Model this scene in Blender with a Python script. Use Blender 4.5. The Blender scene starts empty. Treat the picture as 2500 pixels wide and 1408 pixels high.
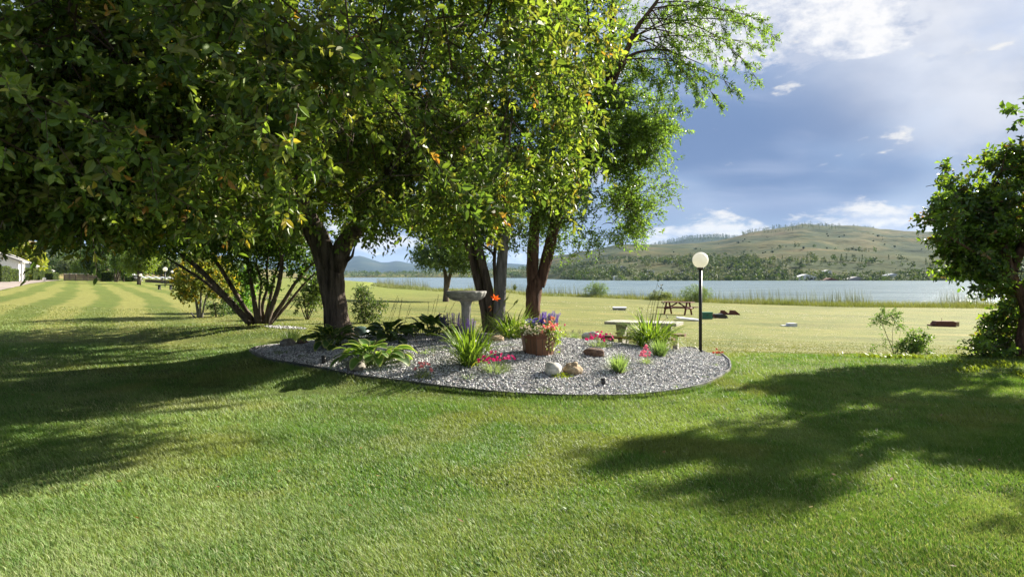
import bpy, math, random
import numpy as np
from mathutils import Vector

# ------------------------------------------------------------------ basics
scene = bpy.context.scene
COL = scene.collection
R = np.random.default_rng(11)
F = 1700.0; HZ = 674.0; CX = 1250.0; EYE = 1.6
SUN_AZ = math.radians(51); SUN_EL = math.radians(27)
LAKE_Z = -2.2

def sstep(a, b, x):
    t = np.clip((np.asarray(x, float) - a) / (b - a), 0, 1)
    return t * t * (3 - 2 * t)

_L2 = np.random.default_rng(5).random((8, 256, 256))
def vn(x, y, seed=0):
    g = _L2[seed % 8]
    x = np.asarray(x, float) + 37.3 * seed; y = np.asarray(y, float) + 11.7 * seed
    xi = np.floor(x).astype(int); yi = np.floor(y).astype(int)
    fx = x - xi; fy = y - yi
    fx = fx * fx * (3 - 2 * fx); fy = fy * fy * (3 - 2 * fy)
    a = g[xi % 256, yi % 256]; b = g[(xi + 1) % 256, yi % 256]
    c = g[xi % 256, (yi + 1) % 256]; d = g[(xi + 1) % 256, (yi + 1) % 256]
    return (a * (1 - fx) + b * fx) * (1 - fy) + (c * (1 - fx) + d * fx) * fy
def fbm(x, y, seed=0, o=4):
    s = 0; a = .5; t = 0
    for k in range(o):
        s = s + a * vn(np.asarray(x) * 2 ** k, np.asarray(y) * 2 ** k, seed + k); t += a; a *= .5
    return s / t
_L3 = np.random.default_rng(6).random((48, 48, 48))
def vn3(P, f):
    q = np.asarray(P) * f + 100
    i = np.floor(q).astype(int); w = q - i; w = w * w * (3 - 2 * w)
    r = 0
    for dx in (0, 1):
        for dy in (0, 1):
            for dz in (0, 1):
                k = (w[:, 0] if dx else 1 - w[:, 0]) * (w[:, 1] if dy else 1 - w[:, 1]) * (w[:, 2] if dz else 1 - w[:, 2])
                r = r + k * _L3[(i[:, 0] + dx) % 48, (i[:, 1] + dy) % 48, (i[:, 2] + dz) % 48]
    return r

# ------------------------------------------------------------------ lie of the land
def shore_y(X):
    return np.interp(X, [-400, -120, -60, -32, -20, -10, 0, 10, 17, 39, 57, 140, 400],
                     [620, 480, 300, 160, 118, 101, 112, 119, 113, 89, 85, 74, 30])
def gz(X, Y):
    X = np.asarray(X, float); Y = np.asarray(Y, float)
    s = sstep(11, 26, Y)
    pl = np.clip(-.0304 * X - .0099 * (Y - 15), -2.1, .9) * s - .47 * sstep(13.6, 20, Y) * sstep(-1.5, 3.2, X)
    m = np.clip(1 - ((X + 1) / 5.2) ** 2 - ((Y - 13.2) / 4.0) ** 2, 0, 1)
    z = pl + .42 * m ** 1.1
    m2 = np.clip(1 - ((X + 6.9) / 3.6) ** 2 - ((Y - 18.6) / 2.6) ** 2, 0, 1)
    z = z + .2 * m2 ** 1.3
    z = z + .035 * (vn(X * .35, Y * .35, 2) - .5) + .010 * (vn(X * 1.3, Y * 1.3, 3) - .5)
    z = np.maximum(z, -2.12)
    z = z - 2.2 * sstep(0, 7, Y - shore_y(X))
    return z
def W(px, py, d):                      # a point seen at pixel px,py of the photo, d metres ahead
    return np.array([(px - CX) / F * d, d, EYE - (py - HZ) / F * d])
def GP(px, py, lo=3.0, hi=150.0):      # where that line of sight meets the ground
    d = np.linspace(lo, hi, 3000)
    X = (px - CX) / F * d; z = EYE - (py - HZ) / F * d
    k = np.argmax(gz(X, d) >= z)
    return np.array([X[k], d[k], float(gz(X[k], d[k]))])
def on(X, Y): return np.array([X, Y, float(gz(X, Y))])
def atd(px, d): X = (px - CX) / F * d; return on(X, d)

# ------------------------------------------------------------------ mesh helpers
class MB:
    """collects vertices, faces, vertex colours; builds one mesh object"""
    def __init__(s): s.V = []; s.Fc = []; s.M = []; s.C = []; s.n = 0
    def add(s, V, F, mat=0, col=None):
        V = np.asarray(V, np.float32).reshape(-1, 3)
        if not isinstance(F, list) or (len(F) and np.isscalar(F[0][0])): F = [F]
        for f in F:
            f = np.asarray(f, np.int64)
            if f.ndim == 1: f = f[None]
            s.Fc.append(f + s.n); s.M.append(np.full(len(f), mat, np.int32))
        if col is None: col = (.5, .5, .5)
        c = np.asarray(col, np.float32)
        if c.ndim == 1: c = np.tile(c[:3], (len(V), 1))
        s.C.append(c); s.V.append(V); s.n += len(V)
        return s
    def box(s, c, size, mat=0, rot=0, col=None, taper=1.0, tilt=None):
        hx, hy, hz = np.array(size) / 2
        v = np.array([(x * (taper if z > 0 else 1), y * (taper if z > 0 else 1), z) for z in (-hz, hz) for x, y in ((-hx, -hy), (hx, -hy), (hx, hy), (-hx, hy))])
        if tilt is not None:
            ax, an = tilt; ca, sa = math.cos(an), math.sin(an)
            if ax == 'x': v = v @ np.array([[1, 0, 0], [0, ca, sa], [0, -sa, ca]])
            if ax == 'y': v = v @ np.array([[ca, 0, -sa], [0, 1, 0], [sa, 0, ca]])
        ca, sa = math.cos(rot), math.sin(rot)
        v = v @ np.array([[ca, sa, 0], [-sa, ca, 0], [0, 0, 1]])
        return s.add(v + np.array(c), [[(3, 2, 1, 0), (4, 5, 6, 7), (0, 1, 5, 4), (1, 2, 6, 5), (2, 3, 7, 6), (3, 0, 4, 7)]], mat, col)
    def prism(s, poly, y0, y1, mat=0, axis='y', col=None):   # poly in (x,z) swept along y (or in (x,y) swept along z)
        n = len(poly); P = np.array(poly, float)
        if axis == 'y': a = np.c_[P[:, 0], np.full(n, y0), P[:, 1]]; b = np.c_[P[:, 0], np.full(n, y1), P[:, 1]]
        elif axis == 'x': a = np.c_[np.full(n, y0), P[:, 0], P[:, 1]]; b = np.c_[np.full(n, y1), P[:, 0], P[:, 1]]
        else: a = np.c_[P, np.full(n, y0)]; b = np.c_[P, np.full(n, y1)]
        i = np.arange(n); j = (i + 1) % n
        return s.add(np.r_[a, b], [np.array([i]), np.array([i[::-1] + n]), np.c_[i, i + n, j + n, j]], mat, col)
    def tube(s, pts, rad, sides=8, mat=0, col=None, rough=0, cap=True, seed=0):
        P = np.asarray(pts, float); n = len(P); rad = np.broadcast_to(np.asarray(rad, float), (n,))
        T = np.gradient(P, axis=0); T /= np.linalg.norm(T, axis=1)[:, None] + 1e-9
        up = np.array([0, 0, 1.]) if abs(T[0, 2]) < .9 else np.array([1., 0, 0])
        A = np.cross(up, T[0]); A /= np.linalg.norm(A); Vs = []
        th = np.arange(sides) / sides * 2 * np.pi
        for k in range(n):
            A = A - T[k] * A.dot(T[k]); A /= np.linalg.norm(A) + 1e-9
            B = np.cross(T[k], A)
            r = rad[k] * np.ones(sides)
            if rough: r = r * (1 + rough * (vn(th * 2.2 + np.sin(th) * 1.5, np.full(sides, k * .35), seed) - .5) * 2)
            Vs.append(P[k] + (np.cos(th) * r)[:, None] * A + (np.sin(th) * r)[:, None] * B)
        V = np.concatenate(Vs)
        i = np.arange(sides); j = (i + 1) % sides; Fq = []
        for k in range(n - 1): Fq.append(np.c_[k * sides + i, k * sides + j, (k + 1) * sides + j, (k + 1) * sides + i])
        fl = [np.concatenate(Fq)]
        if cap: fl += [np.array([i[::-1]]), np.array([i + (n - 1) * sides])]
        return s.add(V, fl, mat, col)
    def lathe(s, prof, sides=24, mat=0, c=(0, 0, 0), flute=None, col=None):
        th = np.arange(sides) / sides * 2 * np.pi; V = []
        for k, (r, z) in enumerate(prof):
            rr = r * np.ones(sides)
            if flute: rr = rr * flute(th, k)
            V.append(np.c_[np.cos(th) * rr, np.sin(th) * rr, np.full(sides, z)])
        i = np.arange(sides); j = (i + 1) % sides
        Fq = [np.c_[k * sides + i, k * sides + j, (k + 1) * sides + j, (k + 1) * sides + i] for k in range(len(prof) - 1)]
        return s.add(np.concatenate(V) + np.array(c), [np.concatenate(Fq), np.array([i[::-1]]), np.array([i + (len(prof) - 1) * sides])], mat, col)
    def build(s, name, mats, parent=None, smooth=False):
        if not s.V: s.add(np.zeros((3, 3)), [(0, 1, 2)])
        V = np.concatenate(s.V); C = np.concatenate(s.C)
        if parent is not None: V = V - np.array(parent.location, np.float32)
        me = bpy.data.meshes.new(name)
        lt = np.concatenate([np.full(len(f), f.shape[1]) for f in s.Fc]); li = np.concatenate([f.ravel() for f in s.Fc])
        me.vertices.add(len(V)); me.vertices.foreach_set('co', V.astype(np.float32).ravel())
        me.loops.add(len(li)); me.loops.foreach_set('vertex_index', li.astype(np.int32))
        me.polygons.add(len(lt)); me.polygons.foreach_set('loop_start', np.r_[0, np.cumsum(lt)[:-1]].astype(np.int32))
        me.polygons.foreach_set('loop_total', lt.astype(np.int32))
        me.polygons.foreach_set('material_index', np.concatenate(s.M))
        me.polygons.foreach_set('use_smooth', np.full(len(lt), bool(smooth)))
        a = me.attributes.new('col', 'FLOAT_COLOR', 'POINT')
        a.data.foreach_set('color', np.c_[C, np.ones(len(C))].astype(np.float32).ravel())
        for m in (mats if isinstance(mats, (list, tuple)) else [mats]): me.materials.append(m)
        me.update(calc_edges=True)
        o = bpy.data.objects.new(name, me); COL.objects.link(o)
        if parent is not None: o.parent = parent
        return o

def tag(o, label=None, cat=None, group=None, kind=None):
    if label: o['label'] = label
    if cat: o['category'] = cat
    if group: o['group'] = group
    if kind: o['kind'] = kind
    return o
def thing(name, label, cat, loc, group=None):
    o = bpy.data.objects.new(name, None); COL.objects.link(o)
    o.empty_display_size = .1
    o.location = [float(v) for v in loc]
    return tag(o, label, cat, group)
def copy_tree(o, parent=None):
    c = o.copy(); COL.objects.link(c); c.parent = parent
    for ch in list(o.children): copy_tree(ch, c)
    return c

# ------------------------------------------------------------------ materials
class G:
    def __init__(s, nt): s.t = nt
    def n(s, ty, ins=None, **pr):
        nd = s.t.nodes.new(ty)
        for k, v in pr.items(): setattr(nd, k, v)
        for k, v in (ins or {}).items(): s.put(nd.inputs[k], v)
        return nd
    def put(s, sock, v):
        if isinstance(v, bpy.types.NodeSocket): s.t.links.new(v, sock)
        elif v is not None:
            if sock.type == 'RGBA' and len(v) == 3: v = (*v, 1)
            sock.default_value = v
    def m(s, op, a, b=None, c=None, clamp=False):
        nd = s.n('ShaderNodeMath', operation=op, use_clamp=clamp)
        for k, v in enumerate((a, b, c)):
            if v is not None: s.put(nd.inputs[k], v)
        return nd.outputs[0]
    def ss(s, x, a, b, lo=0., hi=1.):
        nd = s.n('ShaderNodeMapRange', {0: x, 1: a, 2: b, 3: lo, 4: hi}, interpolation_type='SMOOTHSTEP')
        return nd.outputs[0]
    def mix(s, f, a, b, mode='MIX'):
        nd = s.n('ShaderNodeMix', data_type='RGBA', blend_type=mode)
        s.put(nd.inputs[0], f); s.put(nd.inputs[6], a); s.put(nd.inputs[7], b)
        return nd.outputs[2]
    def noise(s, vec, scale, detail=4, rough=.55, dist=0.):
        nd = s.n('ShaderNodeTexNoise', {'Scale': scale, 'Detail': detail, 'Roughness': rough, 'Distortion': dist})
        if vec is not None: s.put(nd.inputs['Vector'], vec)
        return nd.outputs['Fac']
    def ramp(s, f, stops):
        nd = s.n('ShaderNodeValToRGB', {0: f}); el = nd.color_ramp.elements
        while len(el) < len(stops): el.new(.5)
        for e, (p, c) in zip(el, stops): e.position = p; e.color = (*c, 1)
        return nd.outputs[0]
    def mapv(s, vec, scale=(1, 1, 1), loc=(0, 0, 0), rot=(0, 0, 0)):
        return s.n('ShaderNodeMapping', {'Vector': vec, 'Scale': scale, 'Location': loc, 'Rotation': rot}).outputs[0]

def new_mat(name):
    m = bpy.data.materials.new(name); m.use_nodes = True
    for nd in list(m.node_tree.nodes): m.node_tree.nodes.remove(nd)
    g = G(m.node_tree); g.out = g.n('ShaderNodeOutputMaterial')
    return m, g
def veg(name, trans=.35, rough=.5, spec=.35, warm=(1.5, 1.35, .55)):
    m, g = new_mat(name)
    c = g.n('ShaderNodeAttribute', attribute_name='col').outputs['Color']
    p = g.n('ShaderNodeBsdfPrincipled', {'Base Color': c, 'Roughness': rough, 'Specular IOR Level': spec})
    t = g.n('ShaderNodeBsdfTranslucent', {'Color': g.mix(1., c, warm, 'MULTIPLY')})
    x = g.n('ShaderNodeMixShader', {0: trans, 1: p.outputs[0], 2: t.outputs[0]})
    g.put(g.out.inputs[0], x.outputs[0]); return m
def solid(name, c1, c2, scale=8, rough=.7, bump=.2, spec=.3, stretch=(1, 1, 1), bscale=None, bdist=.02, coord='Object', dirt=None):
    m, g = new_mat(name)
    tc = g.n('ShaderNodeTexCoord').outputs[coord]; v = g.mapv(tc, stretch)
    f = g.noise(v, scale, 6, .6)
    c = g.ramp(f, [(.32, c1), (.68, c2)])
    if dirt is not None:
        f2 = g.noise(g.mapv(tc, (1, 1, 1), (3, 7, 1)), scale * .35, 5, .65)
        c = g.mix(g.m('MULTIPLY', g.ss(f2, .5, .66), .75), c, dirt)
    p = g.n('ShaderNodeBsdfPrincipled', {'Base Color': c, 'Roughness': rough, 'Specular IOR Level': spec})
    if bump:
        b = g.n('ShaderNodeBump', {'Height': g.noise(v, bscale or scale * 2.5, 6, .65), 'Strength': bump, 'Distance': bdist})
        g.put(p.inputs['Normal'], b.outputs[0])
    g.put(g.out.inputs[0], p.outputs[0]); return m
def attr_mat(name, rough=.8, spec=.2):
    m, g = new_mat(name)
    c = g.n('ShaderNodeAttribute', attribute_name='col').outputs['Color']
    tc = g.n('ShaderNodeTexCoord').outputs['Object']
    c = g.mix(.5, c, g.ramp(g.noise(tc, 60, 4), [(.3, (.55, .55, .55)), (.7, (1.25, 1.25, 1.25))]), 'MULTIPLY')
    p = g.n('ShaderNodeBsdfPrincipled', {'Base Color': c, 'Roughness': rough, 'Specular IOR Level': spec})
    g.put(g.out.inputs[0], p.outputs[0]); return m

M_leaf = veg('leaf', .40, .48, .32, (1.6, 1.6, .7))
M_lilac = veg('lilac_leaf', .44, .4, .45, (1.8, 1.75, .5))
M_fine = veg('fine_leaf', .45, .48, .35, (1.55, 1.6, .8))
M_grass = veg('grass_blade', .3, .55, .3, (1.3, 1.25, .6))
M_petal = veg('petal', .35, .6, .2, (1.2, 1., 1.))
M_far = veg('far_leaf', .2, .7, .15)
M_stone = attr_mat('pebble', .75, .3)
def bark(name, c1, c2, s=1.0):
    return solid(name, c1, c2, 11 * s, .92, 1.0, .12, (1, 1, .14), 16 * s, .09)
M_bark = bark('bark_grey_brown', (.030, .024, .019), (.20, .158, .122))
M_bark_red = bark('bark_red_brown', (.028, .017, .012), (.17, .098, .066))
M_bark_grey = bark('bark_grey', (.06, .057, .053), (.27, .255, .24))
M_twig = solid('twig', (.05, .035, .022), (.10, .07, .045), 20, .9, 0)
M_conc = solid('concrete', (.27, .255, .22), (.40, .38, .335), 14, .9, .35, .2, dirt=(.16, .15, .12))
M_bath = solid('cast_stone', (.20, .195, .18), (.33, .32, .30), 18, .85, .4, .2, dirt=(.11, .11, .095))
M_wood = solid('stained_wood', (.10, .045, .025), (.20, .098, .053), 10, .6, .35, .3, (1, 1, .12), 20, .01)
M_bandm = solid('weathered_band', (.10, .042, .025), (.16, .07, .04), 10, .6, .3, .3, (.2, .2, 1))
M_redwood = solid('red_stain_wood', (.085, .026, .019), (.17, .058, .04), 8, .7, .3, .3, (.15, 1, 1))
M_rust = solid('rusty_metal', (.09, .034, .024), (.17, .075, .052), 9, .85, .3, .2, dirt=(.09, .04, .03))
M_black = solid('black_paint', (.010, .010, .011), (.018, .018, .019), 30, .45, .1, .4)
M_plas = solid('black_plastic', (.012, .012, .014), (.03, .03, .034), 12, .4, .2, .5)
M_green = solid('green_plastic', (.02, .12, .075), (.035, .16, .10), 6, .5, .1, .4)
M_dome = solid('dark_green_plastic', (.03, .06, .05), (.06, .10, .085), 6, .3, .1, .5)
M_white = solid('white_paint', (.74, .74, .72), (.84, .84, .82), 5, .6, .1, .3)
M_slab = solid('pale_slab', (.55, .55, .53), (.72, .72, .70), 8, .8, .2, .2)
M_roof = solid('grey_roof', (.22, .21, .21), (.36, .35, .34), 20, .85, .2, .2)
M_glass = solid('window_glass', (.02, .025, .03), (.04, .05, .055), 3, .1, 0, .5)
M_soil = solid('soil', (.05, .030, .02), (.12, .07, .045), 30, .95, .6)
M_board = solid('fence_board', (.13, .095, .06), (.22, .17, .115), 6, .85, .3, .2, (.2, .2, 1))
M_steel = solid('pale_steel', (.45, .47, .49), (.6, .62, .64), 6, .4, .1, .5)
M_panel = solid('grey_panel', (.25, .28, .31), (.36, .39, .42), 6, .5, .05, .5)

def globe_mat():
    m, g = new_mat('opal_globe')
    p = g.n('ShaderNodeBsdfPrincipled', {'Base Color': (.86, .85, .80, 1), 'Roughness': .25, 'Specular IOR Level': .5})
    t = g.n('ShaderNodeBsdfTranslucent', {'Color': (.95, .93, .86, 1)})
    x = g.n('ShaderNodeMixShader', {0: .45, 1: p.outputs[0], 2: t.outputs[0]})
    g.put(g.out.inputs[0], x.outputs[0]); return m
M_globe = globe_mat()

def ground_mat():
    m, g = new_mat('lawn_ground')
    tc = g.n('ShaderNodeTexCoord').outputs['Object']
    xyz = g.n('ShaderNodeSeparateXYZ', {0: tc}).outputs
    x, y = xyz[0], xyz[1]
    big = g.noise(tc, .12, 3); mid = g.noise(tc, .55, 5, .6)
    fine = g.noise(g.mapv(tc, (1, .35, 1)), 9, 6, .75)
    streak = g.noise(g.mapv(tc, (.18, 1.5, 1)), 1.0, 7, .72)
    yy = g.m('ADD', y, g.m('MULTIPLY', g.m('SUBTRACT', mid, .5), 7.))
    near = g.m('SUBTRACT', 1., g.ss(yy, 14.5, 18.5))
    left = g.m('SUBTRACT', 1., g.ss(x, -14., -3.))
    dry = g.ramp(g.m('ADD', g.m('MULTIPLY', streak, .6), g.m('MULTIPLY', mid, .4)),
                 [(.34, (.085, .110, .024)), (.5, (.140, .150, .038)), (.66, (.235, .195, .070))])
    dry = g.mix(1., dry, g.ramp(g.noise(g.mapv(tc, (.45, 1, 1)), .16, 5, .65), [(.3, (.62, .66, .62)), (.5, (.95, .97, .95)), (.7, (1.18, 1.12, 1.1))]), 'MULTIPLY')
    lush = g.ramp(mid, [(.3, (.055, .09, .018)), (.7, (.11, .13, .03))])
    c = g.m('ADD', g.m('MULTIPLY', x, .85), g.m('MULTIPLY', y, .53))
    cur = g.m('MULTIPLY', g.m('POWER', g.ss(y, 48., 14.), 2.), g.m('MULTIPLY', x, .10))
    c = g.m('ADD', g.m('SUBTRACT', c, cur), g.m('MULTIPLY', g.m('SUBTRACT', big, .5), 1.6))
    st = g.m('SINE', g.m('MULTIPLY', c, 3.1))
    st = g.ss(st, -.55, .55)
    stc = g.mix(st, (.085, .120, .024, 1), (.205, .205, .060, 1))
    stc = g.mix(g.m('MULTIPLY', streak, .6), stc, dry)
    gr = g.ss(y, 26., 90.)
    stc = g.mix(g.m('MULTIPLY', gr, .45), stc, (.15, .19, .035, 1))
    c0 = g.mix(left, dry, stc)
    c1 = g.mix(near, c0, lush)
    c1 = g.mix(1., c1, g.ramp(fine, [(.25, (.50, .52, .5)), (.75, (1.45, 1.42, 1.4))]), 'MULTIPLY')
    patch = g.ss(g.noise(tc, .9, 4, .6), .60, .72)
    c1 = g.mix(g.m('MULTIPLY', patch, .35), c1, (.07, .095, .022, 1))
    p = g.n('ShaderNodeBsdfPrincipled', {'Base Color': c1, 'Roughness': .95, 'Specular IOR Level': .1})
    b = g.n('ShaderNodeBump', {'Height': fine, 'Strength': .8, 'Distance': .05})
    g.put(p.inputs['Normal'], b.outputs[0]); g.put(g.out.inputs[0], p.outputs[0]); return m

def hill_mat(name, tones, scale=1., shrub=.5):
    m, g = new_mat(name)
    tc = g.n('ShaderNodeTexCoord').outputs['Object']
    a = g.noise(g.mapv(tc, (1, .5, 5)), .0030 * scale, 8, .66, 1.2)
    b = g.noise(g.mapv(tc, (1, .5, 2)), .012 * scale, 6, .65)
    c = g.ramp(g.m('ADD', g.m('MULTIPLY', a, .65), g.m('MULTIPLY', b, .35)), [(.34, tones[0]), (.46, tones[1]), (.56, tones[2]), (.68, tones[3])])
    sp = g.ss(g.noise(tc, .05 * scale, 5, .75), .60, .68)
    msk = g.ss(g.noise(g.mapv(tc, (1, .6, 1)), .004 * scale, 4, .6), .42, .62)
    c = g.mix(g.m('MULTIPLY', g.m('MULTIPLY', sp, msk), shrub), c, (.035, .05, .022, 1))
    p = g.n('ShaderNodeBsdfPrincipled', {'Base Color': c, 'Roughness': 1., 'Specular IOR Level': .02})
    bm = g.n('ShaderNodeBump', {'Height': g.noise(tc, .02 * scale, 6, .65), 'Strength': .6, 'Distance': 14.})
    g.put(p.inputs['Normal'], bm.outputs[0]); g.put(g.out.inputs[0], p.outputs[0]); return m

def water_mat():
    m, g = new_mat('lake_water')
    tc = g.n('ShaderNodeTexCoord').outputs['Object']
    w = g.noise(g.mapv(tc, (.55, 1, 1), rot=(0, 0, .25)), 1.1, 5, .7)
    w2 = g.noise(g.mapv(tc, (.4, 1, 1)), .12, 4, .6)
    cap = g.ss(g.noise(g.mapv(tc, (.6, 1.6, 1)), .55, 6, .8), .70, .74)
    w3 = g.noise(g.mapv(tc, (.05, .7, 1)), .35, 6, .7)
    cb = g.mix(g.ss(g.m('ADD', g.m('MULTIPLY', w2, .5), g.m('MULTIPLY', w3, .5)), .36, .64), (.06, .10, .105, 1), (.19, .245, .24, 1))
    cc = g.mix(g.m('MULTIPLY', cap, .6), cb, (.75, .78, .78, 1))
    p = g.n('ShaderNodeBsdfPrincipled', {'Base Color': cc, 'Roughness': .22, 'Specular IOR Level': .5, 'IOR': 1.33})
    b = g.n('ShaderNodeBump', {'Height': w, 'Strength': .9, 'Distance': .32})
    g.put(p.inputs['Normal'], b.outputs[0]); g.put(g.out.inputs[0], p.outputs[0]); return m

# ------------------------------------------------------------------ light, sky, camera
sd = Vector((math.sin(SUN_AZ) * math.cos(SUN_EL), math.cos(SUN_AZ) * math.cos(SUN_EL), math.sin(SUN_EL)))
sun = bpy.data.lights.new('sun', 'SUN'); sun.energy = 5.0; sun.angle = math.radians(.6); sun.color = (1., .93, .80)
so = bpy.data.objects.new('sun', sun); COL.objects.link(so); so.rotation_euler = (-sd).to_track_quat('-Z', 'Y').to_euler(); so.location = (40, 20, 40)

world = bpy.data.worlds.new('World'); scene.world = world; world.use_nodes = True
for nd in list(world.node_tree.nodes): world.node_tree.nodes.remove(nd)
g = G(world.node_tree)
sky = g.n('ShaderNodeTexSky', sky_type='NISHITA', sun_disc=False, sun_elevation=SUN_EL, sun_rotation=SUN_AZ, altitude=350., air_density=1.0, dust_density=.6, ozone_density=2.2)
dirv = g.n('ShaderNodeTexCoord').outputs['Generated']
xyz = g.n('ShaderNodeSeparateXYZ', {0: g.n('ShaderNodeVectorMath', {0: dirv}, operation='NORMALIZE').outputs[0]}).outputs
az = g.m('MULTIPLY', g.m('ARCTAN2', xyz[0], xyz[1]), 57.2958)
el = g.m('MULTIPLY', g.m('ARCSINE', xyz[2]), 57.2958)
def svec(sx, sy, ox=0., oy=0., shear=0.):
    return g.n('ShaderNodeCombineXYZ', {0: g.m('ADD', g.m('ADD', g.m('MULTIPLY', az, sx), ox), g.m('MULTIPLY', el, shear)), 1: g.m('ADD', g.m('MULTIPLY', el, sy), oy), 2: 1.7}).outputs[0]
def win(x, a, b, c, d): return g.m('MULTIPLY', g.ss(x, a, b), g.m('SUBTRACT', 1., g.ss(x, c, d)))
base = g.mix(.6, sky.outputs[0], (2.2, 3.2, 5.3, 1))
# rain-blue veil low down, soft streaks, grey deck, bright cumulus above and a bright line of cumulus over the hills
deep = g.m('MULTIPLY', win(el, 1., 5., 11., 21.), g.ss(g.noise(svec(.045, .09), 1., 3, .5), .30, .54))
cA = g.mix(g.m('MULTIPLY', deep, .9), base, (1.4, 2.15, 3.9, 1))
streak = g.ss(g.noise(svec(.035, .12, 4., 2., .075), 1., 5, .55, .4), .40, .64)
cB = g.mix(g.m('MULTIPLY', g.m('MULTIPLY', streak, g.ss(el, 3., 8.)), .78), cA, (5.0, 5.6, 7.0, 1))
deck = g.m('MULTIPLY', g.ss(g.m('ADD', az, g.m('MULTIPLY', el, 1.0)), 30., 50.), g.ss(g.noise(svec(.06, .11, 9., 1.), 1., 6, .55), .30, .52))
cC = g.mix(g.m('MULTIPLY', deck, .88), cB, g.ramp(g.noise(svec(.09, .16, 2., 5.), 1., 5, .55), [(.35, (4.4, 4.8, 5.7)), (.62, (7.6, 7.7, 7.9))]))
hi = g.m('ADD', g.noise(svec(.11, .19, 1.3, .6), 1., 9, .62, .35), g.m('MULTIPLY', g.m('SUBTRACT', g.m('MULTIPLY', win(az, -5., 14., 25., 38.), g.ss(el, 12.8, 20.)), .52), .36))
him = g.ss(hi, .52, .60)
hic = g.ramp(g.noise(svec(.26, .45, 1.1, .4), 1., 8, .66), [(.40, (4.7, 5.2, 6.3)), (.5, (6.9, 7.1, 7.5)), (.58, (8.6, 8.5, 8.3))])
cD = g.mix(g.m('MULTIPLY', him, .96), cC, hic)
lo = g.m('ADD', g.noise(svec(.16, .42, 7., 3.), 1., 9, .6, .2), g.m('MULTIPLY', g.m('SUBTRACT', g.m('MULTIPLY', win(el, .8, 2.6, 3.6, 6.2), g.m('ADD', g.ss(az, 4., 17.), g.m('MULTIPLY', win(az, -17., -12., -4., 3.), .75))), .5), .30))
lom = g.ss(lo, .46, .56)
loc_ = g.ramp(g.noise(svec(.3, .7, 3.3, .4), 1., 7, .6), [(.40, (4.6, 5.2, 6.4)), (.55, (8.6, 8.3, 7.6))])
cE = g.mix(g.m('MULTIPLY', lom, .85), cD, loc_)
hz = g.m('SUBTRACT', 1., g.ss(el, -.5, 4.5))
cE = g.mix(g.m('MULTIPLY', hz, .35), cE, (4.6, 5.6, 7.3, 1))
cE = g.mix(1., cE, (.62, .62, .63, 1), 'MULTIPLY')
bg = g.n('ShaderNodeBackground', {'Color': cE, 'Strength': .05})
g.put(g.n('ShaderNodeOutputWorld').inputs[0], bg.outputs[0])

cam = bpy.data.cameras.new('camera'); co = bpy.data.objects.new('camera', cam); COL.objects.link(co)
co.location = (0, 0, EYE); co.rotation_euler = (math.pi / 2, 0, 0)
cam.sensor_width = 36; cam.lens = 36 * F / 2500; cam.shift_y = -(704 - HZ) / 2500; cam.clip_end = 60000; cam.clip_start = .05
scene.camera = co
vs = scene.view_settings; vs.view_transform = 'Standard'; vs.look = 'None'; vs.gamma = 1; vs.exposure = 1.92
scene.render.engine = 'CYCLES'
cy = scene.cycles; cy.max_bounces = 7; cy.diffuse_bounces = 3; cy.glossy_bounces = 2; cy.transmission_bounces = 5; cy.transparent_max_bounces = 6
cy.use_denoising = True; cy.sample_clamp_indirect = 6; cy.caustics_reflective = False; cy.caustics_refractive = False
try: cy.denoiser = 'OPENIMAGEDENOISE'
except Exception: pass

# ------------------------------------------------------------------ terrain sheets
def grid_mesh(xs, ys, fz, name, mat, smooth=True):
    Xg, Yg = np.meshgrid(xs, ys); Z = fz(Xg, Yg)
    V = np.c_[Xg.ravel(), Yg.ravel(), Z.ravel()]
    nx, ny = len(xs), len(ys)
    i = np.arange(nx * ny).reshape(ny, nx)
    Fq = np.c_[i[:-1, :-1].ravel(), i[:-1, 1:].ravel(), i[1:, 1:].ravel(), i[1:, :-1].ravel()]
    return MB().add(V, Fq).build(name, mat, None, smooth)
t = np.linspace(-1, 1, 181); xs = np.sign(t) * (22 * abs(t) + 480 * abs(t) ** 4)
t = np.linspace(0, 1, 191); ys = -14 + 60 * t + 560 * t ** 4
tag(grid_mesh(xs, ys, gz, 'lawn', ground_mat()), 'mown lawn, lush green in front and drier and striped toward the lake', 'lawn', kind='structure')
lk = MB(); lk.add([(-2600, 40, LAKE_Z), (4200, 40, LAKE_Z), (4200, 2600, LAKE_Z), (-2600, 2600, LAKE_Z)], [(0, 1, 2, 3)])
tag(lk.build('lake', water_mat()), 'wind-rippled grey blue lake below the hills', 'lake', kind='structure')

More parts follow.
